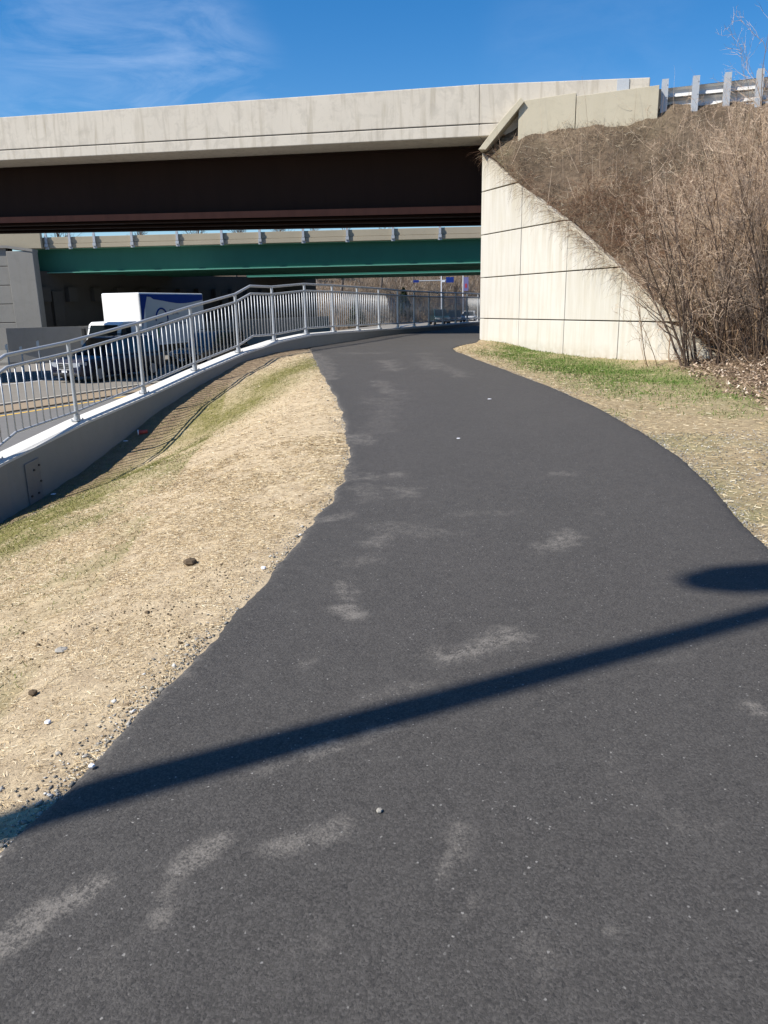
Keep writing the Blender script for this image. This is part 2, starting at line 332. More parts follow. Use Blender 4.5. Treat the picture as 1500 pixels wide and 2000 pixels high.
M['kerb'] = concrete('light kerb concrete', (.40, .37, .32), .2, 1.5)
M['yellow'] = simple('worn yellow paint', (.62, .40, .09), .8, 0, .2, .2, 15.)
M['rubber'] = simple('tyre rubber', (.012, .012, .012), .85)
M['rim'] = simple('alloy rim', (.45, .45, .46), .35, .8)
M['chrome'] = simple('chrome trim', (.5, .5, .52), .3, .9, .5, .03)
def paint(name, c, rough=.25):
    t = NT(name, rough, .0, .5); t.b.inputs['Coat Weight'].default_value = .25; t.b.inputs['Coat Roughness'].default_value = .05; t.color(c); return t.m
M['navy'] = paint('navy car paint', (.004, .006, .024), .4); M['black'] = paint('black car paint', (.008, .008, .01)); M['white'] = paint('white vehicle paint', (.80, .80, .80))
M['teal'] = paint('dark green car paint', (.015, .04, .045)); M['silver'] = paint('silver car paint', (.38, .40, .42)); M['bluep'] = simple('blue decal', (.012, .045, .22), .7, 0, .1)
M['glass'] = paint('dark window glass', (.010, .014, .016), .04); M['lens'] = simple('headlight lens', (.30, .32, .35), .2, .0, .6, .05)
M['plastic'] = simple('black plastic', (.015, .015, .016), .55); M['paper'] = simple('white litter paper', (.75, .75, .78), .6)
M['decal'] = simple('grey white decal', (.55, .55, .52), .8, 0, .1, .05); M['greend'] = simple('green decal', (.01, .16, .03), .5); M['greyd'] = simple('grey lettering', (.16, .17, .19), .6)
M['signblue'] = simple('blue sign sheeting', (.008, .03, .20), .4); M['signwhite'] = simple('white sign sheeting', (.7, .7, .72), .5); M['red'] = simple('red banner print', (.40, .05, .07), .6)
M['banner'] = simple('purple grey banner cloth', (.16, .15, .30), .7)
M['lamp'] = simple('lamp housing grey', (.30, .31, .32), .5, .3)
M['redcup'] = simple('red cup print', (.38, .06, .05), .6); M['housew'] = simple('pale clapboard', (.55, .53, .50), .8)
M['joint'] = simple('black joint filler', (.02, .02, .02), .9); M['black_pipe'] = simple('dark pipe metal', (.03, .03, .032), .6)

# ------------------------------------------------------------------ layout of path, curb wall and verge (plan, in metres)
FZY, FZZ = [-6, 0, 4, 10, 15, 18, 22, 27, 60, 100], [-.03, 0, .05, .20, .36, .45, .50, .56, .50, .2]
fz = lambda Y: np.interp(Y, FZY, FZZ)
PL = np.array([(-6, -1.75), (-1, -1.45), (1, -1.30), (2.04, -1.21), (2.26, -1.14), (2.51, -1.07), (2.97, -1.0), (3.47, -.89), (4.0, -.80), (4.52, -.70), (5.13, -.61), (5.99, -.45),
               (6.75, -.37), (7.86, -.385), (9.75, -.50), (11.78, -.71), (14.79, -1.12), (18.6, -1.66), (21.9, -2.02)])
PR = np.array([(-6, 2.1), (0, 2.22), (3, 2.35), (4.74, 2.48), (5.3, 2.57), (6.17, 2.75), (7.34, 2.90), (8.7, 2.96), (10.48, 2.95), (12.47, 2.76), (14.66, 2.46), (17.18, 2.09), (19.2, 1.88),
               (20.4, 1.87), (21.54, 2.19), (22.76, 2.80), (24.3, 3.06), (30, 5.2), (36, 7.5), (42, 9.8), (64, 18), (100, 32)])
POST = np.array([(-6.9, 3.9, -1.45), (-6.75, 5.8, -1.25), (-6.55, 7.7, -1.05), (-6.25, 9.6, -.85), (-5.89, 11.52, -.58), (-5.32, 13.38, -.26), (-4.69, 15.26, 0.0), (-4.08, 17.06, .29), (-3.42, 18.82, .56), (-2.77, 20.45, .75), (-2.09, 22.08, .85),
                 (-1.43, 23.81, .845), (-.74, 25.6, .82), (-.05, 27.46, .80), (.64, 29.25, .76), (1.32, 31.05, .74), (2.01, 32.83, .73), (2.73, 34.62, .72), (3.46, 36.45, .72), (4.19, 38.3, .72), (4.93, 40.1, .71), (5.66, 41.95, .70), (6.4, 43.8, .70)])
WALLC = np.vstack([[(-7.3, -6, -1.9), (-7.1, 1., -1.6)], POST, [(9.9, 52.5, .68), (14.5, 64, .66), (28.5, 99, .4)]])
Tt = np.gradient(WALLC[:, :2], axis=0); Tt /= np.linalg.norm(Tt, axis=1)[:, None]
WR = WALLC[:, :2] + .17 * np.stack([Tt[:, 1], -Tt[:, 0]], 1)                     # right face of the curb wall
wallX = lambda Y: np.interp(Y, WR[:, 1], WR[:, 0])
PLX = lambda Y: np.where(np.asarray(Y) < 21.9, np.interp(Y, PL[:, 0], PL[:, 1]), wallX(Y) - .02)
PRX = lambda Y: np.interp(Y, PR[:, 0], PR[:, 1])
WZY, WZZ = [-6, 5, 9, 11.2, 12.0, 13, 14.25, 15.4, 17.1, 18.6, 20.2, 21.8, 23], [-1.9, -1.75, -1.62, -1.47, -1.33, -1.11, -.73, -.35, .04, .35, .45, .50, .52]
wz = lambda Y: np.interp(Y, WZY, WZZ)
def smo(Y, f, w=.35): return (f(Y - w) + f(Y) * 2 + f(Y + w)) / 4
CX, CY = 3.07, 24.4                                                                # foot of the retaining wall corner
WD = np.array([.3697, -.9292])                                                     # retaining wall direction towards the viewer
BD = np.array([.957, -.290]); BF = np.array([-.290, -.957])                        # along the near bridge, out of its face

# ---- path surface
def seg_dist(px, py, a, b):
    d = b - a; t = np.clip(((px - a[0]) * d[0] + (py - a[1]) * d[1]) / (d @ d + 1e-9), 0, 1); return np.hypot(px - a[0] - t * d[0], py - a[1] - t * d[1])
def onpath(px, py):
    Y = 8.
    for _ in range(50):
        d = ray(px, py); z = float(fz(Y)); s = (z - 1.6) / d[2]; Y = .5 * Y + .5 * d[1] * s
    return np.array([d[0] * s, d[1] * s])
SMEAR = [((-20, 1850), (185, 1728), .05, 1.), ((310, 1795), (350, 1700), .045, .6), ((350, 1700), (435, 1640), .045, .85), ((530, 1662), (655, 1625), .05, .6), ((480, 1655), (520, 1660), .03, .3),
         ((865, 1720), (895, 1625), .05, .6), ((905, 1785), (925, 1765), .05, .45), ((870, 1285), (995, 1240), .09, .85), ((590, 1478), (745, 1430), .06, .55), ((460, 1520), (590, 1478), .05, .35), ((700, 1365), (830, 1335), .08, .4),
         ((670, 1140), (672, 1165), .09, .8), ((680, 1185), (690, 1200), .07, .9), ((735, 1060), (745, 1050), .09, .6), ((690, 1100), (720, 1090), .10, .4), ((345, 1320), (290, 1360), .07, .6), ((650, 1012), (680, 1002), .09, .65), ((720, 935), (770, 925), .12, .62), ((775, 955), (805, 962), .12, .65),
         ((1085, 925), (1110, 925), .09, .45), ((1110, 1045), (1085, 1068), .1, .7), ((1160, 1005), (1180, 1000), .08, .3), ((1470, 1380), (1500, 1392), .05, .8), ((680, 850), (712, 862), .16, .7), ((670, 905), (690, 935), .1, .4),
         ((1180, 1812), (1195, 1816), .02, .8), ((740, 745), (770, 770), .2, .45), ((755, 705), (770, 722), .25, .5), ((765, 1030), (840, 1040), .2, .35), ((700, 950), (720, 975), .15, .4), ((750, 780), (745, 840), .3, .3), ((880, 720), (905, 735), .2, .4),
         ((680, 690), (740, 690), .4, .4), ((830, 690), (850, 720), .3, .3), ((620, 690), (650, 740), .2, .55), ((590, 1300), (600, 1292), .05, .4), ((1330, 1620), (1380, 1610), .08, .3), ((200, 1900), (120, 1990), .1, .25), ((1290, 1290), (1330, 1280), .08, .25), ((900, 1005), (1010, 1000), .1, .3), ((1190, 1470), (1240, 1560), .1, .22), ((560, 1850), (600, 1830), .08, .25), ((1050, 1850), (1080, 1800), .08, .25)]
def build_path():
    ys = np.concatenate([np.arange(-6, .8, .25), np.arange(.8, 9, .03), np.arange(9, 26, .10), np.arange(26, 44, .5), np.arange(44, 101, 4.)]); nu = 150
    u = np.linspace(0, 1, nu); Y = ys[:, None] + 0 * u
    jl = (fbm(ys, ys * 0, .35, 3) - .5) * .07 + (fbm(ys, ys * 0, 1.6, 9) - .5) * .08; jl = jl + (fbm(ys, ys * 0, .07, 77) - .5) * .035 * (ys < 10); jr = (fbm(ys, ys * 0, .06, 78) - .5) * .025 * (ys < 12) + (fbm(ys, ys * 0, .30, 13) - .5) * .035
    xl = smo(ys, PLX, .25) + np.where(ys < 21.5, jl, 0); xr = smo(ys, PRX, .3) + np.where(ys < 23, jr, 0)
    X = xl[:, None] + (xr - xl)[:, None] * u
    Z = fz(Y) + (fbm(X, Y, 1.2, 5) - .5) * .012
    e = np.minimum(X - xl[:, None], xr[:, None] - X); Z = Z - .035 * np.exp(-e / .03)
    du = np.zeros_like(X); wn1 = fbm(X, Y, .14, 201)
    for a, b, w, k in SMEAR:
        A, B = onpath(*a), onpath(*b); d = seg_dist(X, Y, A, B) + (wn1 - .5) * w * 2.4; du = np.maximum(du, k * np.exp(-(np.maximum(d, 0) / (w * .95)) ** 2))
    du = du + .20 * np.clip(fbm(X, Y * .6, .9, 21) - .56, 0, 1) * 3
    du = np.maximum(du, .85 * np.exp(-(X - xl[:, None]) / .045) * (fbm(X, Y, .5, 31) > .42) * (ys[:, None] < 22))
    ed = np.exp(-e / .16)
    N, Mq = X.shape; idx = np.arange(N * Mq).reshape(N, Mq)
    F = np.stack([idx[:-1, :-1], idx[:-1, 1:], idx[1:, 1:], idx[1:, :-1]], -1).reshape(-1, 4)
    o = raw('path', np.stack([X, Y, Z], -1).reshape(-1, 3), F, M['asphalt'], smooth=True, attrs={'dust': du.ravel(), 'edge': ed.ravel()})
    tag(o, 'dark new asphalt path curving away under the bridges', None, kind='structure')
build_path()
def gridobj(name, X, Y, Z, mat, attrs, label=None, smooth=True):
    N, Mq = X.shape; idx = np.arange(N * Mq).reshape(N, Mq); F = np.stack([idx[:-1, :-1], idx[:-1, 1:], idx[1:, 1:], idx[1:, :-1]], -1).reshape(-1, 4)
    a = np.cross(np.array([X[0, 1] - X[0, 0], Y[0, 1] - Y[0, 0], 0]), np.array([X[1, 0] - X[0, 0], Y[1, 0] - Y[0, 0], 0]))
    if a[2] < 0: F = F[:, ::-1].copy()
    o = raw(name, np.stack([X, Y, Z], -1).reshape(-1, 3), F, mat, smooth=smooth, attrs={k: v.ravel() for k, v in attrs.items()}); tag(o, label, None, kind='structure'); return o
# ---- grass bank between path and curb wall
def bankz(X, Y):
    xl = smo(Y, PLX, .25); xw = wallX(Y); u = np.clip((xl - X) / (xl - xw + 1e-6), -.2, 1.1); zp = fz(Y) - .022; uc = np.clip(u, 0, 1); vc = np.clip(uc / .80, 0, 1); k_ = np.clip((Y - 9.3) / 5.2, 0, 1); k_ = k_ * k_ * (3 - 2 * k_); z = zp + (wz(Y) - zp) * (k_ * (.5 * vc ** 1.1 + .5 * vc * vc * (3 - 2 * vc)) + (1 - k_) * uc ** 1.35) + 0 * u
    z = z - .04 * k_ * np.exp(-((1 - uc) / .2) ** 2) * (uc > 0) * np.clip((20 - Y) / 4, 0, 1)
    return z + (fbm(X, Y, .9, 2) - .5) * .07 * np.clip(u * 5, 0, 1) + (fbm(X, Y, .16, 8) - .5) * .03 * np.clip(u * 8, .25, 1), u
ys = np.concatenate([np.arange(-6, 1, .25), np.arange(1, 12, .045), np.arange(12, 22.4, .12)]); u = np.linspace(-.06, 1.01, 170)
Yb = ys[:, None] + 0 * u; xl = smo(ys, PLX, .25); Xb = xl[:, None] + (wallX(ys) - xl)[:, None] * u
Zb, ub = bankz(Xb, Yb)
dw = np.hypot(Xb - wallX(Yb), 0)
def bank_attr(X, Y):
    dwl = X - wallX(Y); n = fbm(X, Y, 1.1, 44)
    g = np.exp(-((dwl - 1.95 - .04 * (Y - 12)) / 1.0) ** 2) * np.interp(Y, [2, 7, 11, 18, 20], [.7, .95, 1, 1, .1]) * np.clip(.45 + 1.6 * (n - .3), 0, 1.2)
    g = g + 1.3 * np.clip(fbm(X, Y, 1.5, 71) - .43, 0, 1) * 2 * (X < -1.3 - .12 * Y)
    dd = np.clip(1 - (dwl - .55) / .55, 0, 1)
    return np.clip(g, 0, 1), np.clip(dd, 0, 1)
gb, db = bank_attr(Xb, Yb)
gridobj('grass_bank', Xb, Yb, Zb, M['bank'], {'green': gb, 'dirt': db}, 'straw covered bank sloping down to the curb wall')
# ---- verge right of the path
def vergez(X, Y):
    xr = PRX(np.minimum(Y, 22.6)); z0 = fz(Y) - .022; d = np.clip(X - xr, 0, 60)
    t = np.clip(d / 2.2, 0, 1); t = t * t * (3 - 2 * t)
    low = np.interp(Y, [0, 6, 10, 15, 18.5, 22, 24.4, 30], [.1, .14, .18, .2, .20, .33, .42, .5])
    z = z0 * (1 - t) + low * t + np.clip(d - 2.4, 0, 40) * .13 * np.interp(Y, [8, 16, 19], [1, 1, .3])
    return z + (fbm(X, Y, 1.1, 62) - .5) * .08 * np.clip(d, 0, 1) + (fbm(X, Y, .16, 63) - .5) * .025 * np.clip(d * 4, 0, 1)
ys = np.concatenate([np.arange(-6, 3, .4), np.arange(3, 25, .07)]); u = np.linspace(0, 1, 150) ** 2.0
Yv = ys[:, None] + 0 * u; x0 = PRX(np.minimum(ys, 22.6)) - .12; Xv = x0[:, None] + (34 - x0)[:, None] * u
def verge_attr(X, Y):
    d = X - PRX(np.minimum(Y, 22.6)); n = fbm(X, Y, .9, 52)
    g = np.clip(1.35 - np.abs(d - (1.95 - .03 * (18 - Y))) / 1.35, 0, 1) * np.interp(Y, [9.5, 11.5, 13.5, 16, 22, 24], [0, .3, 1, 1, .9, .6]) * np.clip(.5 + 1.8 * (n - .32), 0, 1.2)
    g = g + .45 * np.clip(n - .5, 0, 1) * 3 * (Y < 12)
    dd = np.clip((d - np.interp(Y, [3, 8, 12, 15, 17, 19], [1.6, 1.8, 2.3, 3.1, 4.1, 6.])) / .8, 0, 1)
    return np.clip(g * (1 - .8 * dd), 0, 1), dd
gv, dv = verge_attr(Xv, Yv)
gridobj('verge', Xv, Yv, vergez(Xv, Yv), M['verge'], {'green': gv, 'dirt': dv}, 'grassy verge between path and retaining wall')
# ---- embankment: a = along the parapet from the wall corner, b = out from it
def embz(a, b):
    crest = np.interp(a, [0, 1.3, 4, 12, 40], [5.80, 6.52, 6.62, 6.6, 6.6]); s = np.interp(b, [-3, 0, .5, 1.57, 3.39, 5.1, 6.34, 8, 10], [0, 0, .5, 1.80, 3.16, 4.38, 5.26, 6.2, 7.0]); return crest - s
def ab2xy(a, b): return CX + a * BD[0] + b * BF[0], CY + a * BD[1] + b * BF[1]
bs = np.linspace(-.3, 9.6, 150); u = np.linspace(0, 1, 260) ** 1.5
Be = bs[:, None] + 0 * u; a0 = np.maximum(bs, 0) * .797 + .05; Ae = a0[:, None] + (40 - a0)[:, None] * u
Xe, Ye = ab2xy(Ae, Be)
def embnoise(X, Y, a0d): return ((fbm(X, Y, 1.6, 82) - .5) * .34 + (fbm(X, Y, .55, 83) - .5) * .34) * np.clip(a0d * 1.5, .02, 1)
Ze = embz(Ae, Be) + embnoise(Xe, Ye, Ae - a0[:, None])
gridobj('embankment', Xe, Ye, Ze, M['slope'], {'green': np.clip(fbm(Xe, Ye, 1.5, 91) - .45, 0, 1) * 2, 'dirt': np.clip(fbm(Xe, Ye, .8, 92) - .4, 0, 1) * 2}, 'brown overgrown embankment rising to the bridge parapet')
# ---- base ground, roads, hill
raw('ground', [(-1500, -600, -1.62), (1500, -600, -1.62), (1500, 2600, -1.62), (-1500, 2600, -1.62)], [(0, 1, 2, 3)], M['ground'])['kind'] = 'structure'
K0 = np.array([-12.0, 26.3]); RD = np.array([.423, .906]); RN = np.array([.906, -.423])
def rs(s, t, z): p = K0 + RN * s + RD * t; return (p[0], p[1], z)
def rise(t): q = min(max((t - 32) / 36, 0), 1); return .72 * q * q * (3 - 2 * q)
def strip(name, s0, s1, z, mat, t0=-60, t1=125, label=None, n=38):
    T_ = np.linspace(t0, t1, n); o = raw(name, [rs(s_, t, z + rise(t)) for t in T_ for s_ in (s0, s1)], [(2 * i, 2 * i + 1, 2 * i + 3, 2 * i + 2) for i in range(n - 1)], mat); tag(o, label, None, kind='structure'); return o
strip('road', -17.5, -.02, -1.45, M['road_old'], label='pale worn roadway the cars drive on')
strip('road', 1.32, 10.4, -1.45, M['road_new'], label='grey lane beside the curb wall')
m = MB(); m.sweep([rs(.65, t, -1.6 + rise(t)) for t in np.linspace(-60, 125, 40)], [(-.45, 0), (-.45, .25), (.64, .20), (.64, 0)]); o = m.build('median', M['median']); tag(o, 'narrow brown median strip', kind='structure')
m = MB(); m.sweep([rs(.0, t, -1.6 + rise(t)) for t in np.linspace(-60, 125, 40)], [(-.02, 0), (-.02, .30), (.18, .30), (.195, 0)]); o = m.build('kerb', M['kerb']); tag(o, 'light kerb along the median', kind='structure')
strip('road_marking', 1.62, 1.80, -1.446, M['yellow'], label='worn yellow edge line')
strip('road_marking', -7.0, -6.88, -1.446, M['signwhite'], label='white lane line')
ys = np.linspace(0, 1, 120); xs = np.linspace(-150, 170, 260)
edge = np.interp(xs, [-150, -60, -14, -4, 12, 40, 170], [66, 72, 86, 92, 118, 150, 170])
Xh = xs[None, :] + 0 * ys[:, None]; Dh = ys[:, None] ** 1.5 * 160 + 0 * xs; Yh = edge[None, :] + Dh
Hh = np.interp(Dh, [0, 3, 12, 24, 60, 160], [-1.65, -.9, 3.4, 6.6, 9.0, 10]) * np.interp(Xh, [-150, 0, 20, 60, 170], [1.25, 1, .9, .75, .8]); Hh = Hh + (fbm(Xh, Yh, 14, 7) - .5) * 2.6 * np.clip(Dh / 8, 0, 1)
gridobj('hillside', Xh, Yh, Hh, M['hill'], {'green': fbm(Xh, Yh, 9, 1) * .4, 'dirt': np.clip(fbm(Xh, Yh, 4, 77) - .45, 0, 1) * 3}, 'brown brushy hillside beyond the far bridge')

# ------------------------------------------------------------------ curb wall with railing
root = empty('curb_wall', (0, 0, 0)); tag(root, 'low grey concrete curb wall carrying the metal railing beside the path', 'wall')
def resample(P, kinks=()):
    return np.asarray(P, float)
topw = WALLC.copy()
body = MB(); body.sweep(topw + V3(0, 0, -.022), [(-.21, -3.2), (-.21, 0), (.165, 0), (.165, -3.2)]); body.build('wall_body', M['curb'], root, bevel=.01)
cp = MB(); cp.sweep(topw, [(-.225, -.02), (-.225, 0), (.095, .0), (.17, -.042), (.17, -.06), (.166, -.05), (.166, -.0215), (-.21, -.0215)]); cp.build('coping', M['coping'], root)
# steel cover plate on the face near the left edge of the view
pa = np.array([wallX(11.62), 11.62]); pb = np.array([wallX(12.32), 12.32]); td = nrm(pb - pa); nd = np.array([td[1], -td[0]])
c = (pa + pb) / 2; zc = -1.02; mp_ = MB(); mp_.box((c[0] + nd[0] * .012, c[1] + nd[1] * .012, zc), (*(td * .16), .025), (*(nd * .008), 0), (0, 0, .33)); pl = mp_.build('cover_plate', M['plate'], root, bevel=.004)
mp_ = MB()
for (a, b) in ((.02, .18), (.06, -.20), (-.10, -.22), (.14, .24), (.14, -.02)): mp_.cyl((c[0] + td[0] * a + nd[0] * .026, c[1] + td[1] * a + nd[1] * .026, zc + b), (*nd, 0), .018, .014, 10)
mp_.build('bolt', M['black_pipe'], pl)
rail = empty('railing', tuple(POST[3])); tag(rail, 'galvanized steel picket railing rising along the curb wall', 'railing')
RB = Vector(POST[3])
def rel(p): return np.asarray(p, float) - np.array(POST[3])
HT = 1.37
kink = []
def between(i, f, px=None, py=None):
    p = POST[i] * (1 - f) + POST[i + 1] * f
    if px is not None: q = atY(px, py, p[1]); p = np.array([p[0], p[1], q[2] - HT])
    return p
k1 = between(4, .25, 25, 690); k2 = between(8, .40, 490, 556)
RL = [POST[0], POST[1], POST[2], POST[3], POST[4], k1, *POST[5:9], k2, *POST[9:]]
RL = np.array(RL)
def railpts(h): 
    out = []
    for i in range(len(RL) - 1):
        for f in (np.linspace(0, 1, 4)[:-1] if i in (4, 5, 9, 10) else (0,)): out.append(RL[i] * (1 - f) + RL[i + 1] * f)
    out.append(RL[-1]); P = np.array(out); P[1:-1] = P[1:-1] * .6 + (P[:-2] + P[2:]) * .2 if False else P[1:-1]
    return rel(P + V3(0, 0, h))
MB().tube(railpts(HT - .03), .030, 12).build('top_rail', M['galv'], rail, smooth=True)
MB().tube(railpts(HT - .21), .027, 12).build('middle_rail', M['galv'], rail, smooth=True)
MB().tube(railpts(.155), .024, 12).build('bottom_rail', M['galv'], rail, smooth=True)
pm = MB(); pm.tube([(0, 0, 0), (0, 0, HT - .04)], .034, 12); pm.bx(-.10, .10, -.07, .07, 0, .014); pm.tube([(0, 0, .012), (0, 0, .11)], .052, 12)
for sx in (-.08, .08):
    for sy in (-.05, .05): pm.tube([(sx, sy, .01), (sx, sy, .04)], .012, 6)
post0 = pm.build('post', M['galv'], rail, smooth=False)
for i, p in enumerate(POST):
    o = post0 if i == 0 else post0.copy()
    if i: col.objects.link(o); o.parent = rail
    t = nrm(POST[min(i + 1, len(POST) - 1)][:2] - POST[max(i - 1, 0)][:2]); o.location = rel(p); o.rotation_euler = (0, 0, math.atan2(t[1], t[0]))
pk = []
for i in range(len(POST) - 1):
    a, b = POST[i], POST[i + 1]
    for j in range(1, 12):
        f = j / 12; p = a * (1 - f) + b * f
        if i == 4: z = np.interp(f, [0, .25, 1], [a[2], k1[2], b[2]]); p = V3(p[0], p[1], z)
        if i == 8: z = np.interp(f, [0, .40, 1], [a[2], k2[2], b[2]]); p = V3(p[0], p[1], z)
        pk.append(p)
pk = np.array(pk); vis = [i for i in range(len(pk)) if pk[i][1] > 11.7][:100]
pp = MB().tube([(0, 0, .155), (0, 0, HT - .21)], .0128, 8).build('picket', M['galv'], rail, smooth=True)
for k, i in enumerate(vis):
    o = pp if k == 0 else pp.copy()
    if k: col.objects.link(o); o.parent = rail
    o.location = rel(pk[i])
mm = MB()
for i in range(len(pk)):
    if i not in vis: mm.tube([rel(pk[i]) + V3(0, 0, .155), rel(pk[i]) + V3(0, 0, HT - .21)], .0128, 6)
tag(mm.build('picket', M['galv'], rail, smooth=True), kind='stuff')

# ------------------------------------------------------------------ near highway bridge
B0 = np.array([2.97, 24.45]); 
def bp(t, n, z): p = B0 + BD * t - BF * n; return V3(p[0], p[1], z)                # t along (right +), n behind the face
def btop(t): return 7.66 + (-.0262) * t if t < 0 else 7.66 - .052 * t
near = empty('highway_bridge', tuple(bp(0, 3.7, 4.5))); tag(near, 'near highway bridge with pale concrete barrier over brown steel girders', 'bridge'); NB = np.array(near.location)
def slab(mb, t0, t1, n0, n1, zb0, zt0, zb1, zt1):
    P = [bp(t, n, z) - NB for (t, zz) in ((t0, (zb0, zt0)), (t1, (zb1, zt1))) for n in (n0, n1) for z in zz]
    mb.add(P, [(0, 1, 3, 2), (4, 6, 7, 5), (0, 4, 5, 1), (2, 3, 7, 6), (1, 5, 7, 3), (0, 2, 6, 4)])
TL, TR = -26.5, 4.65
zt = btop
m = MB()
for (a, b) in ((TL, 0), (0, TR)): slab(m, a, b, 0., .34, zt(a) - 1.03, zt(a), zt(b) - 1.03, zt(b))
m.build('barrier', M['fascia'], near, bevel=.02)
m = MB()
for (a, b) in ((TL, 0), (0, TR)): slab(m, a, b, .012, .30, zt(a) - 1.055, zt(a) - 1.0301, zt(b) - 1.055, zt(b) - 1.0301)
m.build('joint_groove', M['joint'], near)
m = MB()
for (a, b) in ((TL, 0), (0, TR + 24)): slab(m, a, b, -.004, 8.2, zt(a) - 1.37, zt(a) - 1.056, zt(b) - 1.37 if b < 10 else 5.9, zt(b) - 1.056 if b < 10 else 6.2)
m.build('deck_edge', M['fascia'], near, bevel=.02)
m = MB()
slab(m, TL, -15, 7.86, 8.2, zt(TL) - 1.055, zt(TL), zt(-15) - 1.055, zt(-15)); m.build('barrier', M['fascia'], near)
m = MB()                                             # unseen deck widening added to cast shade on the far railing
for (a, b, na, nb_) in ((-15, -3, 8.2, 11.), (-3, TR + 24, 11., 11.)):
    P = [bp(t, n, z) - NB for t, n1 in ((a, na), (b, nb_)) for n in (8.1, n1 + .05) for z in (zt(min(t, 5)) - 1.37, zt(min(t, 5)) - 1.07)]; m.add(P, [(0, 1, 3, 2), (4, 6, 7, 5), (0, 4, 5, 1), (2, 3, 7, 6), (1, 5, 7, 3), (0, 2, 6, 4)])
m.build('shading_flare', M['fascia'], near)
m = MB(); P = [bp(t, n, z) - NB for t, n1 in ((-15, 8.2), (-3, 11.), (TR, 11.)) for n in (n1 - .3, n1) for z in (zt(t) - 1.05, zt(t))]
m.add(P, [(0, 1, 3, 2), (0, 4, 5, 1), (2, 3, 7, 6), (1, 5, 7, 3), (0, 2, 6, 4), (4, 8, 9, 5), (6, 7, 11, 10), (5, 9, 11, 7), (4, 6, 10, 8), (8, 10, 11, 9)]); m.build('barrier', M['fascia'], near)  # barrier following the added deck widening
gz = lambda t: zt(t) - 1.37
for k, n in enumerate((1.50, 3.1, 4.7, 6.25)):
    m = MB(); a, b = TL, 1.2; slab(m, a, b, n - .012, n + .012, gz(a) - 1.80, gz(a) - .03, gz(b) - 1.80, gz(b) - .03); slab(m, a, b, n - .2, n + .2, gz(a) - .03, gz(a) - .001, gz(b) - .03, gz(b) - .001)
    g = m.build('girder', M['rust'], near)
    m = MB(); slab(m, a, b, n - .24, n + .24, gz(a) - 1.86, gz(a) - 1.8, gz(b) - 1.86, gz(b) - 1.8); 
    # fascia girder has a deeper bottom edge, coloured redder and lighter as if sunlit
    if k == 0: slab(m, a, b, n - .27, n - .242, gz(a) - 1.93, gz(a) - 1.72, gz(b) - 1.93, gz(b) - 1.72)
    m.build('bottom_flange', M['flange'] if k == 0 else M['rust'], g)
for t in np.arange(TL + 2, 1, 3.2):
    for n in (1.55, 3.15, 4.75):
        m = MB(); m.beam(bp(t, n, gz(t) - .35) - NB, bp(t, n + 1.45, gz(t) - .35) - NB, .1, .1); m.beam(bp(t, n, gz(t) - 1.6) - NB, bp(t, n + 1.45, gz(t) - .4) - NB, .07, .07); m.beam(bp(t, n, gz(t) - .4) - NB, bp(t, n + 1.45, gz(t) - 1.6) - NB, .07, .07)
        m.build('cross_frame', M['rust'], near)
m = MB(); m.box(bp(3.95, -.012, zt(3.95) - .19) - NB, (*(BD * .16), 0), (*(BF * .012), 0), (0, 0, .17)); m.build('end_plate', M['galv_post'], near)
# left support, out of view, carries the deck
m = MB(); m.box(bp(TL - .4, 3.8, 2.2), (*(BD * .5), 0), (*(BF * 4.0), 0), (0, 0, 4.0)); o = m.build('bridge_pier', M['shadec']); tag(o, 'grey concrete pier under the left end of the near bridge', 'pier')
# abutment face running back beside the path
AD = nrm([.375, .927]); ab = MB(); pc = V3(CX + .02, CY + .12, 0)
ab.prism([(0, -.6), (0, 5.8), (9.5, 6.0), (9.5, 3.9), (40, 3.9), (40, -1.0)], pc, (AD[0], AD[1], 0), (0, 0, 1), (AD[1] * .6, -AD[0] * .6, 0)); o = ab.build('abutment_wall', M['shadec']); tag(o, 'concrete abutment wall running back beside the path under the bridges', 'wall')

# ------------------------------------------------------------------ retaining wall of cast panels
ret = empty('retaining_wall', (CX, CY, 0), math.atan2(WD[1], WD[0])); tag(ret, 'pale concrete panel retaining wall with sloping top at the bridge corner', 'wall')
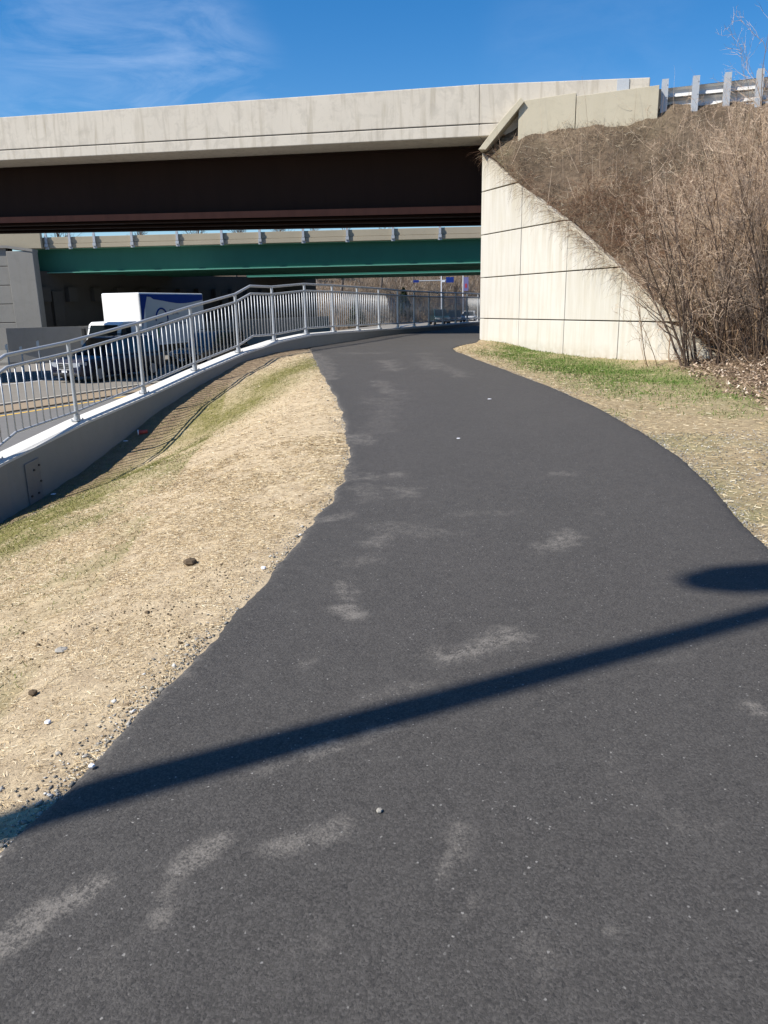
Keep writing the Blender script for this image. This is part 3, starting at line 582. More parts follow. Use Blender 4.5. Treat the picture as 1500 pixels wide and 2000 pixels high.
# local x runs along the wall towards the viewer, local +y is the soil side
def clip(poly, f):
    out = []
    for i in range(len(poly)):
        p, q = poly[i], poly[(i + 1) % len(poly)]; a, b = f(p), f(q)
        if a >= 0: out.append(p)
        if a * b < 0: s = a / (a - b); out.append((p[0] + (q[0] - p[0]) * s, p[1] + (q[1] - p[1]) * s))
    return out
TP = [(-.02, 5.86), (1.97, 4.74), (4.33, 3.56), (6.51, 2.33), (8.12, 1.34), (10.2, .1)]
topf = lambda x: np.interp(x, [p[0] for p in TP], [p[1] for p in TP])
xe = [-.02, 2.24, 4.43, 6.60, 8.75, 10.3]; ze_ = [-.8, 1.14, 2.335, 3.56, 4.77, 6.2]
for ci in range(5):
    for ri in range(5):
        g = .010; poly = [(xe[ci] + (g if ci else 0), ze_[ri] + g * 1.3), (xe[ci + 1] - g, ze_[ri] + g * 1.3), (xe[ci + 1] - g, ze_[ri + 1] - g * 1.3), (xe[ci] + (g if ci else 0), ze_[ri + 1] - g * 1.3)]
        # split the top line into its straight pieces
        a, b = TP[0], TP[-1]
        ins = [p for p in poly if p[1] < topf(p[0])]
        if not ins: continue
        pts = []; xs_ = sorted(set([poly[0][0], poly[1][0]] + [t[0] for t in TP if poly[0][0] < t[0] < poly[1][0]]))
        zt_ = [min(poly[2][1], topf(x)) for x in xs_]; zb = poly[0][1]
        up = [(x, z) for x, z in zip(xs_, zt_) if z > zb + .02]
        if not up: continue
        if len(up) < len(xs_):
            x = up[-1][0]
            while topf(x) > zb + .01: x += .01
            pts = [(up[0][0], zb), (x, zb)] + up[::-1]
        else: pts = [(up[0][0], zb), (up[-1][0], zb)] + up[::-1]
        m = MB(); j = float(rng.normal() * .004); m.prism(pts, (0, -.0 + j, 0), (1, 0, 0), (0, 0, 1), (0, .15 - j, 0)); m.build('panel', M['mse'], ret, bevel=.012)
m = MB(); m.prism([(.03, -.8)] + [(10.1, -.8)] + [(p[0], p[1] - .02) for p in TP[::-1] if p[0] > .03 and p[0] < 10.15] + [(.03, 5.78)], (0, .1505, 0), (1, 0, 0), (0, 0, 1), (0, .2, 0)); m.build('backing', M['joint'], ret)
# sloped corner bar and parapet on top of the embankment
wp = empty('wing_parapet', (CX, CY, 5.8)); tag(wp, 'tan concrete wing parapet with a slanted end on top of the embankment', 'parapet'); WP = np.array(wp.location)
def pp3(a, b, z): x, y = ab2xy(a, b); return V3(x, y, z) - WP
m = MB()
prof = [(-.05, 5.86), (.16, 5.84), (1.22, 7.00), (1.12, 7.12), (.50, 6.50)]
A = [pp3(a, .42, z) for a, z in prof]; Bq = [pp3(a, -.35, z) for a, z in prof]; n = len(prof)
m.add(A + Bq, [tuple(range(n)), tuple(range(2 * n - 1, n - 1, -1))] + [(i, i + n, (i + 1) % n + n, (i + 1) % n) for i in range(n)]); m.build('slanted_end', M['parapet'], wp, bevel=.01)
m = MB()
for a0_, a1_ in ((1.06, 2.62), (2.64, 4.78)):
    P = [pp3(a, b, z) for a, z1 in ((a0_, 7.04 - .0), (a1_, 7.13)) for b in (.03, .33) for z in (5.4, z1)]
    m.add(P, [(0, 1, 3, 2), (4, 6, 7, 5), (0, 4, 5, 1), (2, 3, 7, 6), (1, 5, 7, 3), (0, 2, 6, 4)])
m.build('parapet', M['parapet'], wp, bevel=.008)
# guardrail right of the parapet
gr = empty('guardrail', (*ab2xy(4.9, .1), 6.5)); tag(gr, 'galvanized guardrail with wide grey posts on top of the embankment', 'guardrail'); GR = np.array(gr.location)
def gp(a, b, z): x, y = ab2xy(a, b); return V3(x, y, z) - GR
pm = MB(); pm.bx(-.085, .085, -.012, 0, -.3, .86); pm.bx(-.085, .085, .15, .162, -.3, .86); pm.bx(-.006, .006, 0, .15, -.3, .86)
for z in (.72, .42): pm.cyl((.05, -.015, z), (0, 1, 0), .012, .02, 8)
p0 = pm.build('post', M['galv_post'], gr)
for i in range(18):
    o = p0 if i == 0 else p0.copy()
    if i: col.objects.link(o); o.parent = gr
    o.location = gp(4.93 + i * .78, .12, 6.45 + .012 * i); o.rotation_euler = (0, 0, math.atan2(BD[1], BD[0]))
m = MB()
for (z, h) in ((7.02, .17), (6.74, .17)):
    P = []
    prof = [(0, -h / 2 - .03), (-.07, -h / 2 + .02), (-.085, 0), (-.07, h / 2 - .02), (0, h / 2 + .03), (-.01, h / 2 + .03), (-.078, h / 2 - .02), (-.095, 0), (-.078, -h / 2 + .02), (-.01, -h / 2 - .03)]
    k = len(prof); 
    for a in (4.85, 18.5): P += [gp(a, q - .12, z + w + .012 * (a - 4.9)) for q, w in prof]
    m.add(P, [(j, (j + 1) % k, k + (j + 1) % k, k + j) for j in range(k)])
m.build('rail_beam', M['beam'], gr, smooth=False)
m = MB(); m.box((gp(4.85, -.02, 6.52) + gp(18.5, -.02, 6.66)) / 2, (gp(18.5, -.02, 6.66) - gp(4.85, -.02, 6.52)) / 2, (*(BF * .06), 0), (0, 0, .03)); m.build('lower_rail', M['galv_post'], gr)
m = MB(); m.box((gp(4.7, -1.0, 6.9) + gp(18.5, -1.0, 7.2)) / 2, (gp(18.5, -1.0, 7.2) - gp(4.7, -1.0, 6.9)) / 2, (*(BF * .12), 0), (0, 0, .40)); o = m.build('road_barrier', M['darkc']); o.location = tuple(GR); tag(o, 'shade-darkened barrier across the road behind the guardrail posts', 'barrier')  # dark colour stands in for the shading between the posts

# ------------------------------------------------------------------ green overpasses farther on
def overpass(name, label, x0, y0, x1, y1, zb0, zb1, gh, fh, width, ng, posts=None, backx=1.0):
    r = empty(name, (x0, y0, zb0)); tag(r, label, 'bridge'); O = np.array(r.location)
    d = nrm([x1 - x0, y1 - y0]); nb = np.array([-d[1], d[0]]); Lg = math.hypot(x1 - x0, y1 - y0)
    def q(t, n, z): return V3(x0 + d[0] * t + nb[0] * n, y0 + d[1] * t + nb[1] * n, z + (zb1 - zb0) * t / Lg) - O + V3(0, 0, zb0)
    def sl(mb, n0, n1, za, zb, t0=0, t1=Lg):
        P = [q(t, n, z) for t in (t0, t1) for n in (n0, n1) for z in (za, zb)]
        mb.add(P, [(0, 1, 3, 2), (4, 6, 7, 5), (0, 4, 5, 1), (2, 3, 7, 6), (1, 5, 7, 3), (0, 2, 6, 4)])
    for k in range(ng):
        n = .55 + (width - 1.1) * k / (ng - 1); m = MB(); sl(m, n - .012, n + .012, .05, gh); g = m.build('girder', M['green'], r)
        m = MB(); sl(m, n - .22, n + .22, 0, .05); sl(m, n - .2, n + .2, gh, gh + .04); m.build('flange', M['green_lit'] if k == 0 else M['green'], g)
    m = MB(); sl(m, .0, width, gh + .045, gh + .30, -.8); m.build('deck_slab', M['tan2'], r, bevel=.01)
    m = MB(); sl(m, .03, .40, gh + .315, gh + .045 + fh, -1.2); m.build('curb', M['tan2'], r, bevel=.01)
    m = MB(); sl(m, width - .40, width - .03, gh + .315, gh + .045 + fh, -1.2); m.build('curb', M['tan2'], r)
    if posts is not None:
        pm = MB(); pm.bx(-.07, .07, -.10, .02, .33, .85); pm.bx(-.10, .10, -.14, -.03, .12, .30); pm.bx(-.05, .05, -.06, .02, .3, 1.55); pm.bx(-.12, .12, -.02, .02, -.02, .12)
        pp_ = None
        for t in posts:
            o = pm.build('rail_post', M['galv_post'], r) if pp_ is None else pp_.copy()
            if pp_ is None: pp_ = o
            else: col.objects.link(o); o.parent = r
            o.location = q(t, -.03, gh + .0); o.rotation_euler = (0, 0, math.atan2(d[1], d[0]))
        m = MB(); m.tube([q(posts[0], .0, gh + 1.05), q(posts[-1], .0, gh + 1.05)], .03, 8); m.tube([q(posts[0], .0, gh + 1.42), q(posts[-1], .0, gh + 1.42)], .03, 8); m.build('hand_rail', M['galv'], r)
        m = MB(); m.tube([q(posts[0], width, gh + 1.15), q(posts[-1], width, gh + 1.15)], .03, 8)
        for t in np.arange(0, Lg, 3.0): m.tube([q(t, width, gh + .5), q(t, width, gh + 1.15)], .05, 8)
        m.build('hand_rail', M['galv_post'], r)
    return r, q
x0g = -22.3
pxs = [84, 131, 180, 255, 345, 433, 508, 593, 679, 768, 859, 945, 1030]
tpos = []
for px in pxs:
    d = ray(px, 470); X = d[0] / d[1] * 50.3; tpos.append(X - x0g)
overpass('overpass', 'green steel girder overpass with tan concrete edge and rail posts', x0g, 50.9, 14.5, 49.7, 3.90, 4.04, 1.42, .66, 11.0, 6, tpos)
overpass('overpass', 'second green overpass, mostly hidden behind the first one', -11.6, 69.2, 17.0, 68.0, 4.10, 4.20, 1.5, .66, 9.0, 5)
# left abutment of the overpasses, seen in the shade
la = empty('overpass_abutment', (-21.5, 50.5, -1.6)); tag(la, 'abutment wall of shade-darkened concrete under the green overpasses, left of the road', 'wall'); LA = np.array(la.location)
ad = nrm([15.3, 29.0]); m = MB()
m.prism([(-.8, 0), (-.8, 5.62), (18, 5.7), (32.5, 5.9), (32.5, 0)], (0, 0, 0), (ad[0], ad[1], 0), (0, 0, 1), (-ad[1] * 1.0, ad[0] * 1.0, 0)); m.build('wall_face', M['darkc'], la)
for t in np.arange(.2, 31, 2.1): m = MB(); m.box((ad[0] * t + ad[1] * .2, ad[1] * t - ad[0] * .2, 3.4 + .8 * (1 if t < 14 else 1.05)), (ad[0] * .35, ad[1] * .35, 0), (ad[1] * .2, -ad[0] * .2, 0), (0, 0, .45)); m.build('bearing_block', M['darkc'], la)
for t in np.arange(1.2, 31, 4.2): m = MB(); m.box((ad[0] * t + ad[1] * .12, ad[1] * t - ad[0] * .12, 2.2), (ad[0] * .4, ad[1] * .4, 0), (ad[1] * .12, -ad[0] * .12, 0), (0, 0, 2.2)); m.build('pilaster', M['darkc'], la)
ww = empty('wing_wall', (-21.3, 49.6, -1.6)); tag(ww, 'grey panelled concrete wing wall at the left end of the green overpass', 'wall')
m = MB()
for r_ in range(6):
    z0 = .3 + r_ * 1.12
    for c_ in range(9): m.bx(-3.9 - c_ * 2.4, -1.53 - c_ * 2.4, 0, .3, z0, z0 + 1.085)
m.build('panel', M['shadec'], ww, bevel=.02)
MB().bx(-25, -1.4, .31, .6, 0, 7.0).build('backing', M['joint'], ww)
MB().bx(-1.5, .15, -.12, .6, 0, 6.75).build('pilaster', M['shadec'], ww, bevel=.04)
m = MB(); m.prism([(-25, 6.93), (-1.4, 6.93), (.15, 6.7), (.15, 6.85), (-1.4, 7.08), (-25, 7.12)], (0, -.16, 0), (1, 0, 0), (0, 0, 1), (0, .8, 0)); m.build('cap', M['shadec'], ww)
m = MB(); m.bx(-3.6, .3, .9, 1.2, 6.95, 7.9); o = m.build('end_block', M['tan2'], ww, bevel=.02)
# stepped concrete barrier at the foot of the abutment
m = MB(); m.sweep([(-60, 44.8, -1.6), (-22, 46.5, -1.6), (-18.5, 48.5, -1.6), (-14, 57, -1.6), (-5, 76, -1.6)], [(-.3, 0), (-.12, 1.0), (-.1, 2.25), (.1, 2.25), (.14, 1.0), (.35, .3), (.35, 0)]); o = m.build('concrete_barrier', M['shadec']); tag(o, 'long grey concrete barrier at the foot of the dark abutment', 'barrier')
dp = None
for (px, py) in ((12, 672), (40, 676), (73, 665), (160, 662)):
    t = atY(px, py, 36.5); m = MB(); m.tube([(0, 0, 0), (.02, 0, t[2] + 1.45)], .035, 8); m.bx(-.05, .07, -.045, -.035, t[2] + 1.2, t[2] + 1.42)
    o = m.build('delineator_post', M['galv']); o.location = (t[0], t[1], -1.45)
    tag(o, {12: 'leftmost of the thin grey delineator posts behind the railing', 40: 'second thin grey delineator post from the left edge', 73: 'third thin grey delineator post from the left, tallest of the left three', 160: 'thin pale delineator post standing just left of the navy car roof'}[px], 'post', 'delineator posts along the roadway')

# ------------------------------------------------------------------ vehicles (local +x is forward)
def loft(mb, st, nx):                      # st: list of (x, [(y,z)...]) half sections, mirrored
    P = []; k = None
    for x, sec in st:
        full = [(y, z) for y, z in sec] + [(-y, z) for y, z in sec[::-1]]; k = len(full); P += [(x, y, z) for y, z in full]
    F = [(i * k + j, (i + 1) * k + j, (i + 1) * k + (j + 1) % k, i * k + (j + 1) % k) for i in range(len(st) - 1) for j in range(k)]
    F += [tuple(range(k)), tuple(range((len(st) - 1) * k, len(st) * k))[::-1]]
    mb.add(P, F)
def make_car(label, loc, rz, mat, Lc=4.7, W=1.88, H=1.72, suv=True, group=None, cat='car'):
    r = empty('parked_car' if False else 'car', loc, rz); tag(r, label, cat, group); w = W / 2; hb = H * .56; f = Lc / 2
    def sec(wk, zb, zbelt, cr): return [(wk * .90, zb), (wk, zb + .18), (wk, zbelt - .14), (wk * .965, zbelt - .02), (wk * .80, zbelt + cr * .6), (wk * .35, zbelt + cr)]
    m = MB(); st = [(-f, sec(w * .86, .42, hb * .88, .0)), (-f + .10, sec(w * .96, .30, hb * .98, .02)), (-f + .7, sec(w, .26, hb, .03)), (-.3, sec(w, .24, hb, .02)), (f - 1.35, sec(w, .24, hb * 1.0, .04)),
                    (f - .75, sec(w * .985, .26, hb * .97, .05)), (f - .25, sec(w * .95, .28, hb * .90, .05)), (f - .06, sec(w * .90, .30, hb * .78, .02)), (f, sec(w * .84, .36, hb * .62, .0))]
    loft(m, st, 0); body = m.build('body', mat, r, smooth=False, bevel=.03)
    rb = -f + (.18 if suv else .95); rt = -f + (.42 if suv else 1.55); ft = f - (2.15 if suv else 2.1); fb = f - 1.30; zb, ztp = hb - .02, H
    m = MB(); c8 = [(rb, w * .93, zb), (fb, w * .93, zb), (ft, w * .74, ztp - .03), (rt, w * .74, ztp - .05)]
    P = [(x, y, z) for x, y, z in c8] + [(x, -y, z) for x, y, z in c8]; 
    m.add(P, [(0, 1, 2, 3), (7, 6, 5, 4), (0, 4, 5, 1), (1, 5, 6, 2), (2, 6, 7, 3), (3, 7, 4, 0)]); m.build('cabin', mat, r, bevel=.05)
    def quad(name, a, b, c, d, off, mt):
        a, b, c, d = map(lambda q: V3(*q), (a, b, c, d)); n = nrm(np.cross(b - a, d - a)) * off; mm_ = MB(); mm_.add([a + n, b + n, c + n, d + n, a - n * .2, b - n * .2, c - n * .2, d - n * .2], [(0, 1, 2, 3), (7, 6, 5, 4), (0, 4, 5, 1), (1, 5, 6, 2), (2, 6, 7, 3), (3, 7, 4, 0)]); return mm_.build(name, mt, r)
    def lp(a, b, t): return tuple(np.array(a) * (1 - t) + np.array(b) * t)
    for s in (1, -1):
        A = [(x, y * s, z) for x, y, z in c8]
        for (u0, u1) in ((.04, .30), (.34, .62), (.66, .93)):
            bl, br_ = lp(A[0], A[1], u0), lp(A[0], A[1], u1); tl, tr_ = lp(A[3], A[2], u0), lp(A[3], A[2], u1)
            q = [lp(bl, tl, .14), lp(br_, tr_, .14), lp(br_, tr_, .88), lp(bl, tl, .88)]
            if s > 0: q = q[::-1]
            quad('window', *q, .012, M['glass'])
    a, b, c, d = (fb, w * .93, zb), (fb, -w * .93, zb), (ft, -w * .74, ztp - .03), (ft, w * .74, ztp - .03)
    q = [lp(lp(a, b, .05), lp(d, c, .05), .08), lp(lp(a, b, .95), lp(d, c, .95), .08), lp(lp(a, b, .95), lp(d, c, .95), .93), lp(lp(a, b, .05), lp(d, c, .05), .93)]
    quad('windshield', *q[::-1], .012, M['glass'])
    a, b, c, d = (rb, -w * .93, zb), (rb, w * .93, zb), (rt, w * .74, ztp - .05), (rt, -w * .74, ztp - .05)
    q = [lp(lp(a, b, .08), lp(d, c, .08), .2), lp(lp(a, b, .92), lp(d, c, .92), .2), lp(lp(a, b, .92), lp(d, c, .92), .88), lp(lp(a, b, .08), lp(d, c, .08), .88)]
    quad('rear_window', *q[::-1], .012, M['glass'])
    R0 = .36
    for x in (f - .95, -f + .95):
        for s in (1, -1):
            m = MB(); m.cyl((x, s * (w - .10), R0), (0, 1, 0), R0, .24, 24); wh = m.build('wheel', M['rubber'], r, bevel=.02)
            m = MB(); m.cyl((x, s * (w + .022), R0), (0, 1, 0), R0 * .62, .02, 16)
            for k in range(5): th = k * 2 * math.pi / 5; m.box((x + math.cos(th) * .11, s * (w + .036), R0 + math.sin(th) * .11), (math.cos(th) * .10, 0, math.sin(th) * .10), (0, .008, 0), (-math.sin(th) * .02, 0, math.cos(th) * .02))
            m.build('rim', M['rim'], wh)
    fx = f - .02; hz = hb * .68
    m = MB(); m.box((fx, 0, hz), (.05, 0, 0), (0, w * .42, 0), (0, 0, .13)); g = m.build('grille', M['plastic'], r, bevel=.02)
    m = MB()
    for k in range(4): m.box((fx + .06, 0, hz - .10 + k * .066), (.012, 0, 0), (0, w * .40, 0), (0, 0, .010))
    m.tube([(fx + .055, -w * .43, hz + .13), (fx + .055, w * .43, hz + .13), (fx + .055, w * .36, hz - .14), (fx + .055, -w * .36, hz - .14), (fx + .055, -w * .43, hz + .13)], .014, 6); m.build('grille_trim', M['chrome'], g)
    for s in (1, -1):
        m = MB(); m.add([(fx + .05, s * w * .47, hz - .05), (fx + .05, s * w * .47, hz + .14), (fx - .02, s * w * .86, hz + .15), (fx - .02, s * w * .86, hz - .01), (fx - .3, s * w * .985, hz + .17), (fx - .3, s * w * .985, hz + .04), (fx - .35, s * w * .4, hz - .05), (fx - .35, s * w * .4, hz + .16)], [(0, 1, 2, 3), (3, 2, 4, 5), (1, 7, 4, 2), (0, 3, 5, 6), (0, 6, 7, 1), (5, 4, 7, 6)]); m.build('headlight', M['lens'], r)
        m = MB(); m.box((ft - .0 + .55, s * (w + .10), hb + .10), (.06, 0, 0), (0, .10, 0), (0, 0, .075)); m.build('mirror', mat, r, bevel=.03)
        m = MB(); m.tube([(fx + .02, s * w * .55, .40), (fx + .02, s * w * .80, .40), (fx + .0, s * w * .80, .55), (fx + .0, s * w * .55, .55), (fx + .02, s * w * .55, .40)], .02, 6); m.build('fog_light', M['chrome'], r)
        m = MB(); m.bx(-f - .005, -f + .15, min(s * w * .62, s * w * .9), max(s * w * .62, s * w * .9), hb * .62, hb * .84); m.build('tail_light', M['red'], r)
    m = MB(); m.bx(fx - .3, fx + .06, -w * .84, w * .84, .30, .44); m.build('bumper', M['plastic'], r, bevel=.04)
    m = MB(); m.bx(fx + .065, fx + .08, -.16, .16, .46, .55); m.build('licence_plate', M['signwhite'], r)
    if suv:
        m = MB()
        for s in (1, -1): m.tube([(rt + .15, s * w * .66, H - .02), (rt + .2, s * w * .66, H + .06), (ft - .25, s * w * .66, H + .06), (ft - .15, s * w * .66, H - .02)], .018, 6)
        m.build('roof_rail', M['plastic'], r)
    return r
back = math.atan2(-RD[1], -RD[0])           # heading of traffic coming towards the viewer
make_car('navy blue sport utility vehicle facing the viewer behind the railing', (-12.45, 35.9, -1.45), back - .05, M['navy'], 5.1, 2.02, 1.90, True, cat='car')
make_car('black sport utility vehicle queued right behind the navy one', (-9.1, 42.0, -1.45), back, M['black'], 4.9, 1.95, 1.88, True, cat='car')
make_car('dark green car under the far bridge, leftmost of the distant queue', (6.9, 92.5, -.75), back + .55, M['teal'], 4.6, 1.85, 1.75, True, 'distant cars queued beyond the bridges')
make_car('small black car second from left in the distant queue', (8.9, 95.5, -.75), back + .35, M['black'], 4.6, 1.85, 1.6, True, 'distant cars queued beyond the bridges')
make_car('silver sedan right of the black car in the distant queue', (10.9, 97.5, -.73), back + .2, M['white'], 4.6, 1.8, 1.45, False, 'distant cars queued beyond the bridges')
make_car('dark blue car at the right end of the distant queue, next to the retaining wall', (12.4, 93.5, -.73), back + .2, M['navy'], 4.6, 1.8, 1.6, True, 'distant cars queued beyond the bridges')
def truck():
    r = empty('box_truck', (-14.2, 43.6, -1.45), back + .12); tag(r, 'white box truck with blue topped side stopped behind the cars', 'truck')
    # local +x forward, box front at x=0, left side of truck is +y
    m = MB(); m.bx(-6.6, 0, -1.22, 1.22, 1.05, 3.92); bd = m.build('cargo_box', M['white'], r, bevel=.07)
    for s in (1,):
        m = MB(); m.bx(-6.5, -.45, s * 1.224, s * 1.228, 1.15, 3.80); m.build('side_panel', M['decal'], bd)
        m = MB(); xs_ = np.linspace(-6.5, -.06, 22); low = [3.46 + .12 * math.sin((x + 6.5) * .95 + 2.4) + (.12 if x > -1.0 else 0) for x in xs_]
        low[-1] = 2.0; low[-2] = 3.0
        m.prism([(x, z) for x, z in zip(xs_, low)] + [(-.06, 3.84), (-6.5, 3.84)], (0, 1.232, 0), (1, 0, 0), (0, 0, 1), (0, .004, 0)); m.build('side_stripe', M['bluep'], bd)
        m = MB(); cx, cz, rr = -1.95, 2.45, .62
        m.tube([(cx + rr * .95 * math.cos(a), 1.235, cz + rr * math.sin(a)) for a in np.linspace(-.1, math.pi + .1, 25)], .05, 6); m.build('emblem_ring', M['bluep'], bd)
        m = MB(); m.tube([(cx - .55, 1.235, 2.36), (cx - .4, 1.235, 2.26), (cx + .1, 1.235, 2.26), (cx + .5, 1.235, 2.16)], .05, 6)
        for q in (-.35, -.05, .28): m.tube([(cx + q, 1.235, 2.24), (cx + q, 1.235, 1.98)], .03, 6)
        m.build('emblem_table', M['plastic'], bd)
        m = MB(); m.prism([(cx + .50, 2.1), (cx + .62, 1.85), (cx + .60, 1.55), (cx + .45, 1.40), (cx + .36, 1.7), (cx + .38, 2.0)], (0, 1.232, 0), (1, 0, 0), (0, 0, 1), (0, .004, 0)); m.build('emblem_leaf', M['greend'], bd)
        tx = bpy.data.curves.new('lettering', 'FONT'); tx.body = "FORE"; tx.size = .42; tx.extrude = .004; tob = bpy.data.objects.new('lettering_curve', tx); col.objects.link(tob); bpy.context.view_layer.update(); me_ = bpy.data.meshes.new_from_object(tob.evaluated_get(bpy.context.evaluated_depsgraph_get())); bpy.data.objects.remove(tob)
        to = bpy.data.objects.new('lettering', me_); col.objects.link(to); to.data.materials.clear(); to.data.materials.append(M['greyd']); to.parent = bd; to.matrix_local = Matrix.Translation((-2.75, 1.235, 2.72)) @ Matrix.Rotation(math.pi, 4, 'Z') @ Matrix.Rotation(math.pi / 2, 4, 'X')
        m = MB(); m.bx(-4.6, -3.2, 1.230, 1.234, 2.18, 2.26); m.build('lettering_line', M['greyd'], bd)
    # cab
    m = MB(); w = 1.03; P = []
    pr = [(.15, .55), (1.95, .55), (2.0, 1.15), (1.90, 1.45), (1.55, 2.30), (1.35, 2.42), (.15, 2.45)]
    m.prism(pr, (0, -w, 0), (1, 0, 0), (0, 0, 1), (0, 2 * w, 0)); cb = m.build('cab', M['white'], r, bevel=.06)
    m = MB(); m.add([(1.905, -w * .88, 1.50), (1.905, w * .88, 1.50), (1.60, w * .82, 2.26), (1.60, -w * .82, 2.26)], [(0, 1, 2, 3)]); o = m.build('windshield', M['glass'], cb); mo = o.modifiers.new('s', 'SOLIDIFY'); mo.thickness = .02; mo.offset = 1
    for s in (1, -1):
        m = MB(); m.prism([(.75, 1.5), (1.72, 1.5), (1.50, 2.22), (.75, 2.25)], (0, s * (w + .003), 0), (1, 0, 0), (0, 0, 1), (0, s * .012, 0)); m.build('side_window', M['glass'], cb)
        m = MB(); m.bx(1.6, 1.75, min(s * 1.2, s * 1.36), max(s * 1.2, s * 1.36), 1.55, 2.1); m.tube([(1.7, s * .95, 2.2), (1.68, s * 1.28, 2.15)], .02, 6); m.build('mirror', M['plastic'], cb)
        m = MB(); m.bx(1.97, 2.02, min(s * .55, s * .9), max(s * .55, s * .9), .75, .98); m.build('headlight', M['lens'], cb)
    m = MB(); m.bx(1.98, 2.12, -1.05, 1.05, .42, .66); m.build('bumper', M['white'], r, bevel=.03)
    m = MB(); m.bx(-6.4, 1.6, -.45, .45, .62, 1.04); m.build('chassis', M['plastic'], r)
    for x in (1.0, -4.6):
        for s in (1, -1):
            m = MB(); m.cyl((x, s * .92, .42), (0, 1, 0), .42, .28, 24); wh = m.build('wheel', M['rubber'], r, bevel=.02); m = MB(); m.cyl((x, s * 1.065, .42), (0, 1, 0), .22, .02, 16); m.build('rim', M['rim'], wh)
truck()

# ------------------------------------------------------------------ street lamp whose shadow crosses the path, distant pole and signs
cot = 1 / math.tan(SUN_EL); hp = 10.6
tip = np.array([3.3, 4.30]); lean = np.array([0., .0466]); base = tip - np.array(SH) * cot * (hp - .07) - lean * (hp + .5)
lp_ = empty('street_lamp', (base[0], base[1], -.5)); tag(lp_, 'tall grey street lamp standing left of the path behind the viewer', 'lamp')
MB().tube([(0, 0, 0), (lean[0] * hp * .5, lean[1] * hp * .5, hp * .5), (lean[0] * (hp + .5), lean[1] * (hp + .5), hp + .5)], [.12, .098, .078], 16).build('pole', M['lamp'], lp_, smooth=True)
av = np.array([2.30, 4.18]) - tip
lx, ly = lean * (hp + .4); arm = [(lx, ly, hp + .3), (lx + av[0] * .35, ly + av[1] * .35, hp + .42), (lx + av[0] * .75, ly + av[1] * .75, hp + .46)]
MB().tube(arm, .03, 8).build('arm', M['lamp'], lp_, smooth=True)
m = MB(); m.tube([(lx + av[0] * q, ly + av[1] * q, hp + .45) for q in (.45, .6, 1., 1.3, 1.5)], [.13, .20, .225, .21, .13], 14); hd = m.build('lamp_head', M['lamp'], lp_, smooth=True)
def mast():
    b = atY(862, 612, 112); r = empty('signal_mast', (b[0], b[1], -1.5)); tag(r, 'tall thin white pole with a long arm carrying small blue signs beyond the bridges', 'pole')
    q = lambda px, py: atY(px, py, 112) - np.array([b[0], b[1], -1.5])
    MB().tube([(0, 0, 0), (0, 0, 11)], [.085, .07], 10).build('pole', M['signwhite'], r)
    MB().tube([q(812, 549), q(884, 547)], .07, 8).build('mast_arm', M['galv_post'], r)
    for (x0, y0, x1, y1) in ((871, 541, 886, 552), (807, 547, 818, 552)):
        a, c_ = q(x0, y1), q(x1, y0); m = MB(); m.bx(a[0], c_[0], -.2, -.14, a[2], c_[2]); m.build('sign_panel', M['signblue'], r)
    a, c_ = q(863, 547), q(869, 551); m = MB(); m.bx(a[0], c_[0], -.2, -.14, min(a[2], c_[2]), max(a[2], c_[2])); m.build('sign_panel', M['signwhite'], r)
mast()
def banner():
    b = atY(904, 600, 104); r = empty('banner_pole', (b[0], b[1], -1.5)); tag(r, 'white pole with a tall purple grey banner near the retaining wall', 'banner')
    q = lambda px, py: atY(px, py, 104) - np.array([b[0], b[1], -1.5])
    MB().tube([(0, 0, 0), (0, 0, q(904, 538)[2])], .06, 8).build('pole', M['signwhite'], r)
    a, c_ = q(905.5, 568), q(915, 541); MB().bx(a[0], c_[0], -.03, .03, a[2], c_[2]).build('banner_cloth', M['banner'], r)
    a, c_ = q(908, 562), q(912, 554); MB().bx(a[0], c_[0], -.05, -.04, a[2], c_[2]).build('banner_mark', M['red'], r)
banner()
# low guard rail on the far roadside
m = MB(); a, b = atY(780, 628, 86), atY(838, 612, 106); fr = empty('roadside_guardrail', (a[0], a[1], -1.5)); tag(fr, 'low pale guardrail beside the far road, left of the distant cars', 'guardrail'); A_ = np.array(fr.location)
for h in (.45, .75): m.beam(V3(a[0], a[1], -1.5 + h) - A_, V3(b[0], b[1], -1.5 + h) - A_, .05, .16)
m.build('rail_beam', M['signwhite'], fr)
for t in np.linspace(0, 1, 9): p = V3(a[0], a[1], -1.5) * (1 - t) + V3(b[0], b[1], -1.5) * t - A_; MB().bx(p[0] - .06, p[0] + .06, p[1] - .0, p[1] + .1, 0, .85).build('post', M['galv_post'], fr)

# ------------------------------------------------------------------ vegetation
def tree(label, loc, H, seed, nm=90, group='bare trees beyond the bridges', spread=.5):
    r = np.random.default_rng(seed); t = empty('bare_tree', loc); tag(t, label, 'tree', group)
    P, Rr = grow(np.zeros((1, 3)), np.array([[.05, 0, 1.]]), np.array([H * .75]), np.array([H * .022]), 8, .1, .06, r, .35)
    V, F = tubes_np(P, Rr, 6); raw('trunk', V, F, M['treebark'], t)
    P1, R1 = spawn(P, Rr, 16, .50, spread, 7, .10, .14, .25, r, .02); P2, R2 = spawn(P1, R1, 7, .5, .6, 5, .06, .16, .2, r, .012); P3, R3 = spawn(P2, R2, 5, .55, .6, 4, .04, .2, .2, r, .009)
    VV, FF, n = [], [], 0
    for p, q in ((P1, R1), (P2, R2), (P3, R3)):
        v, f = tubes_np(p, q, 3); VV.append(v); FF.append(f + n); n += len(v)
    raw('crown', np.vstack(VV), np.vstack(FF), M['treebark'], t)
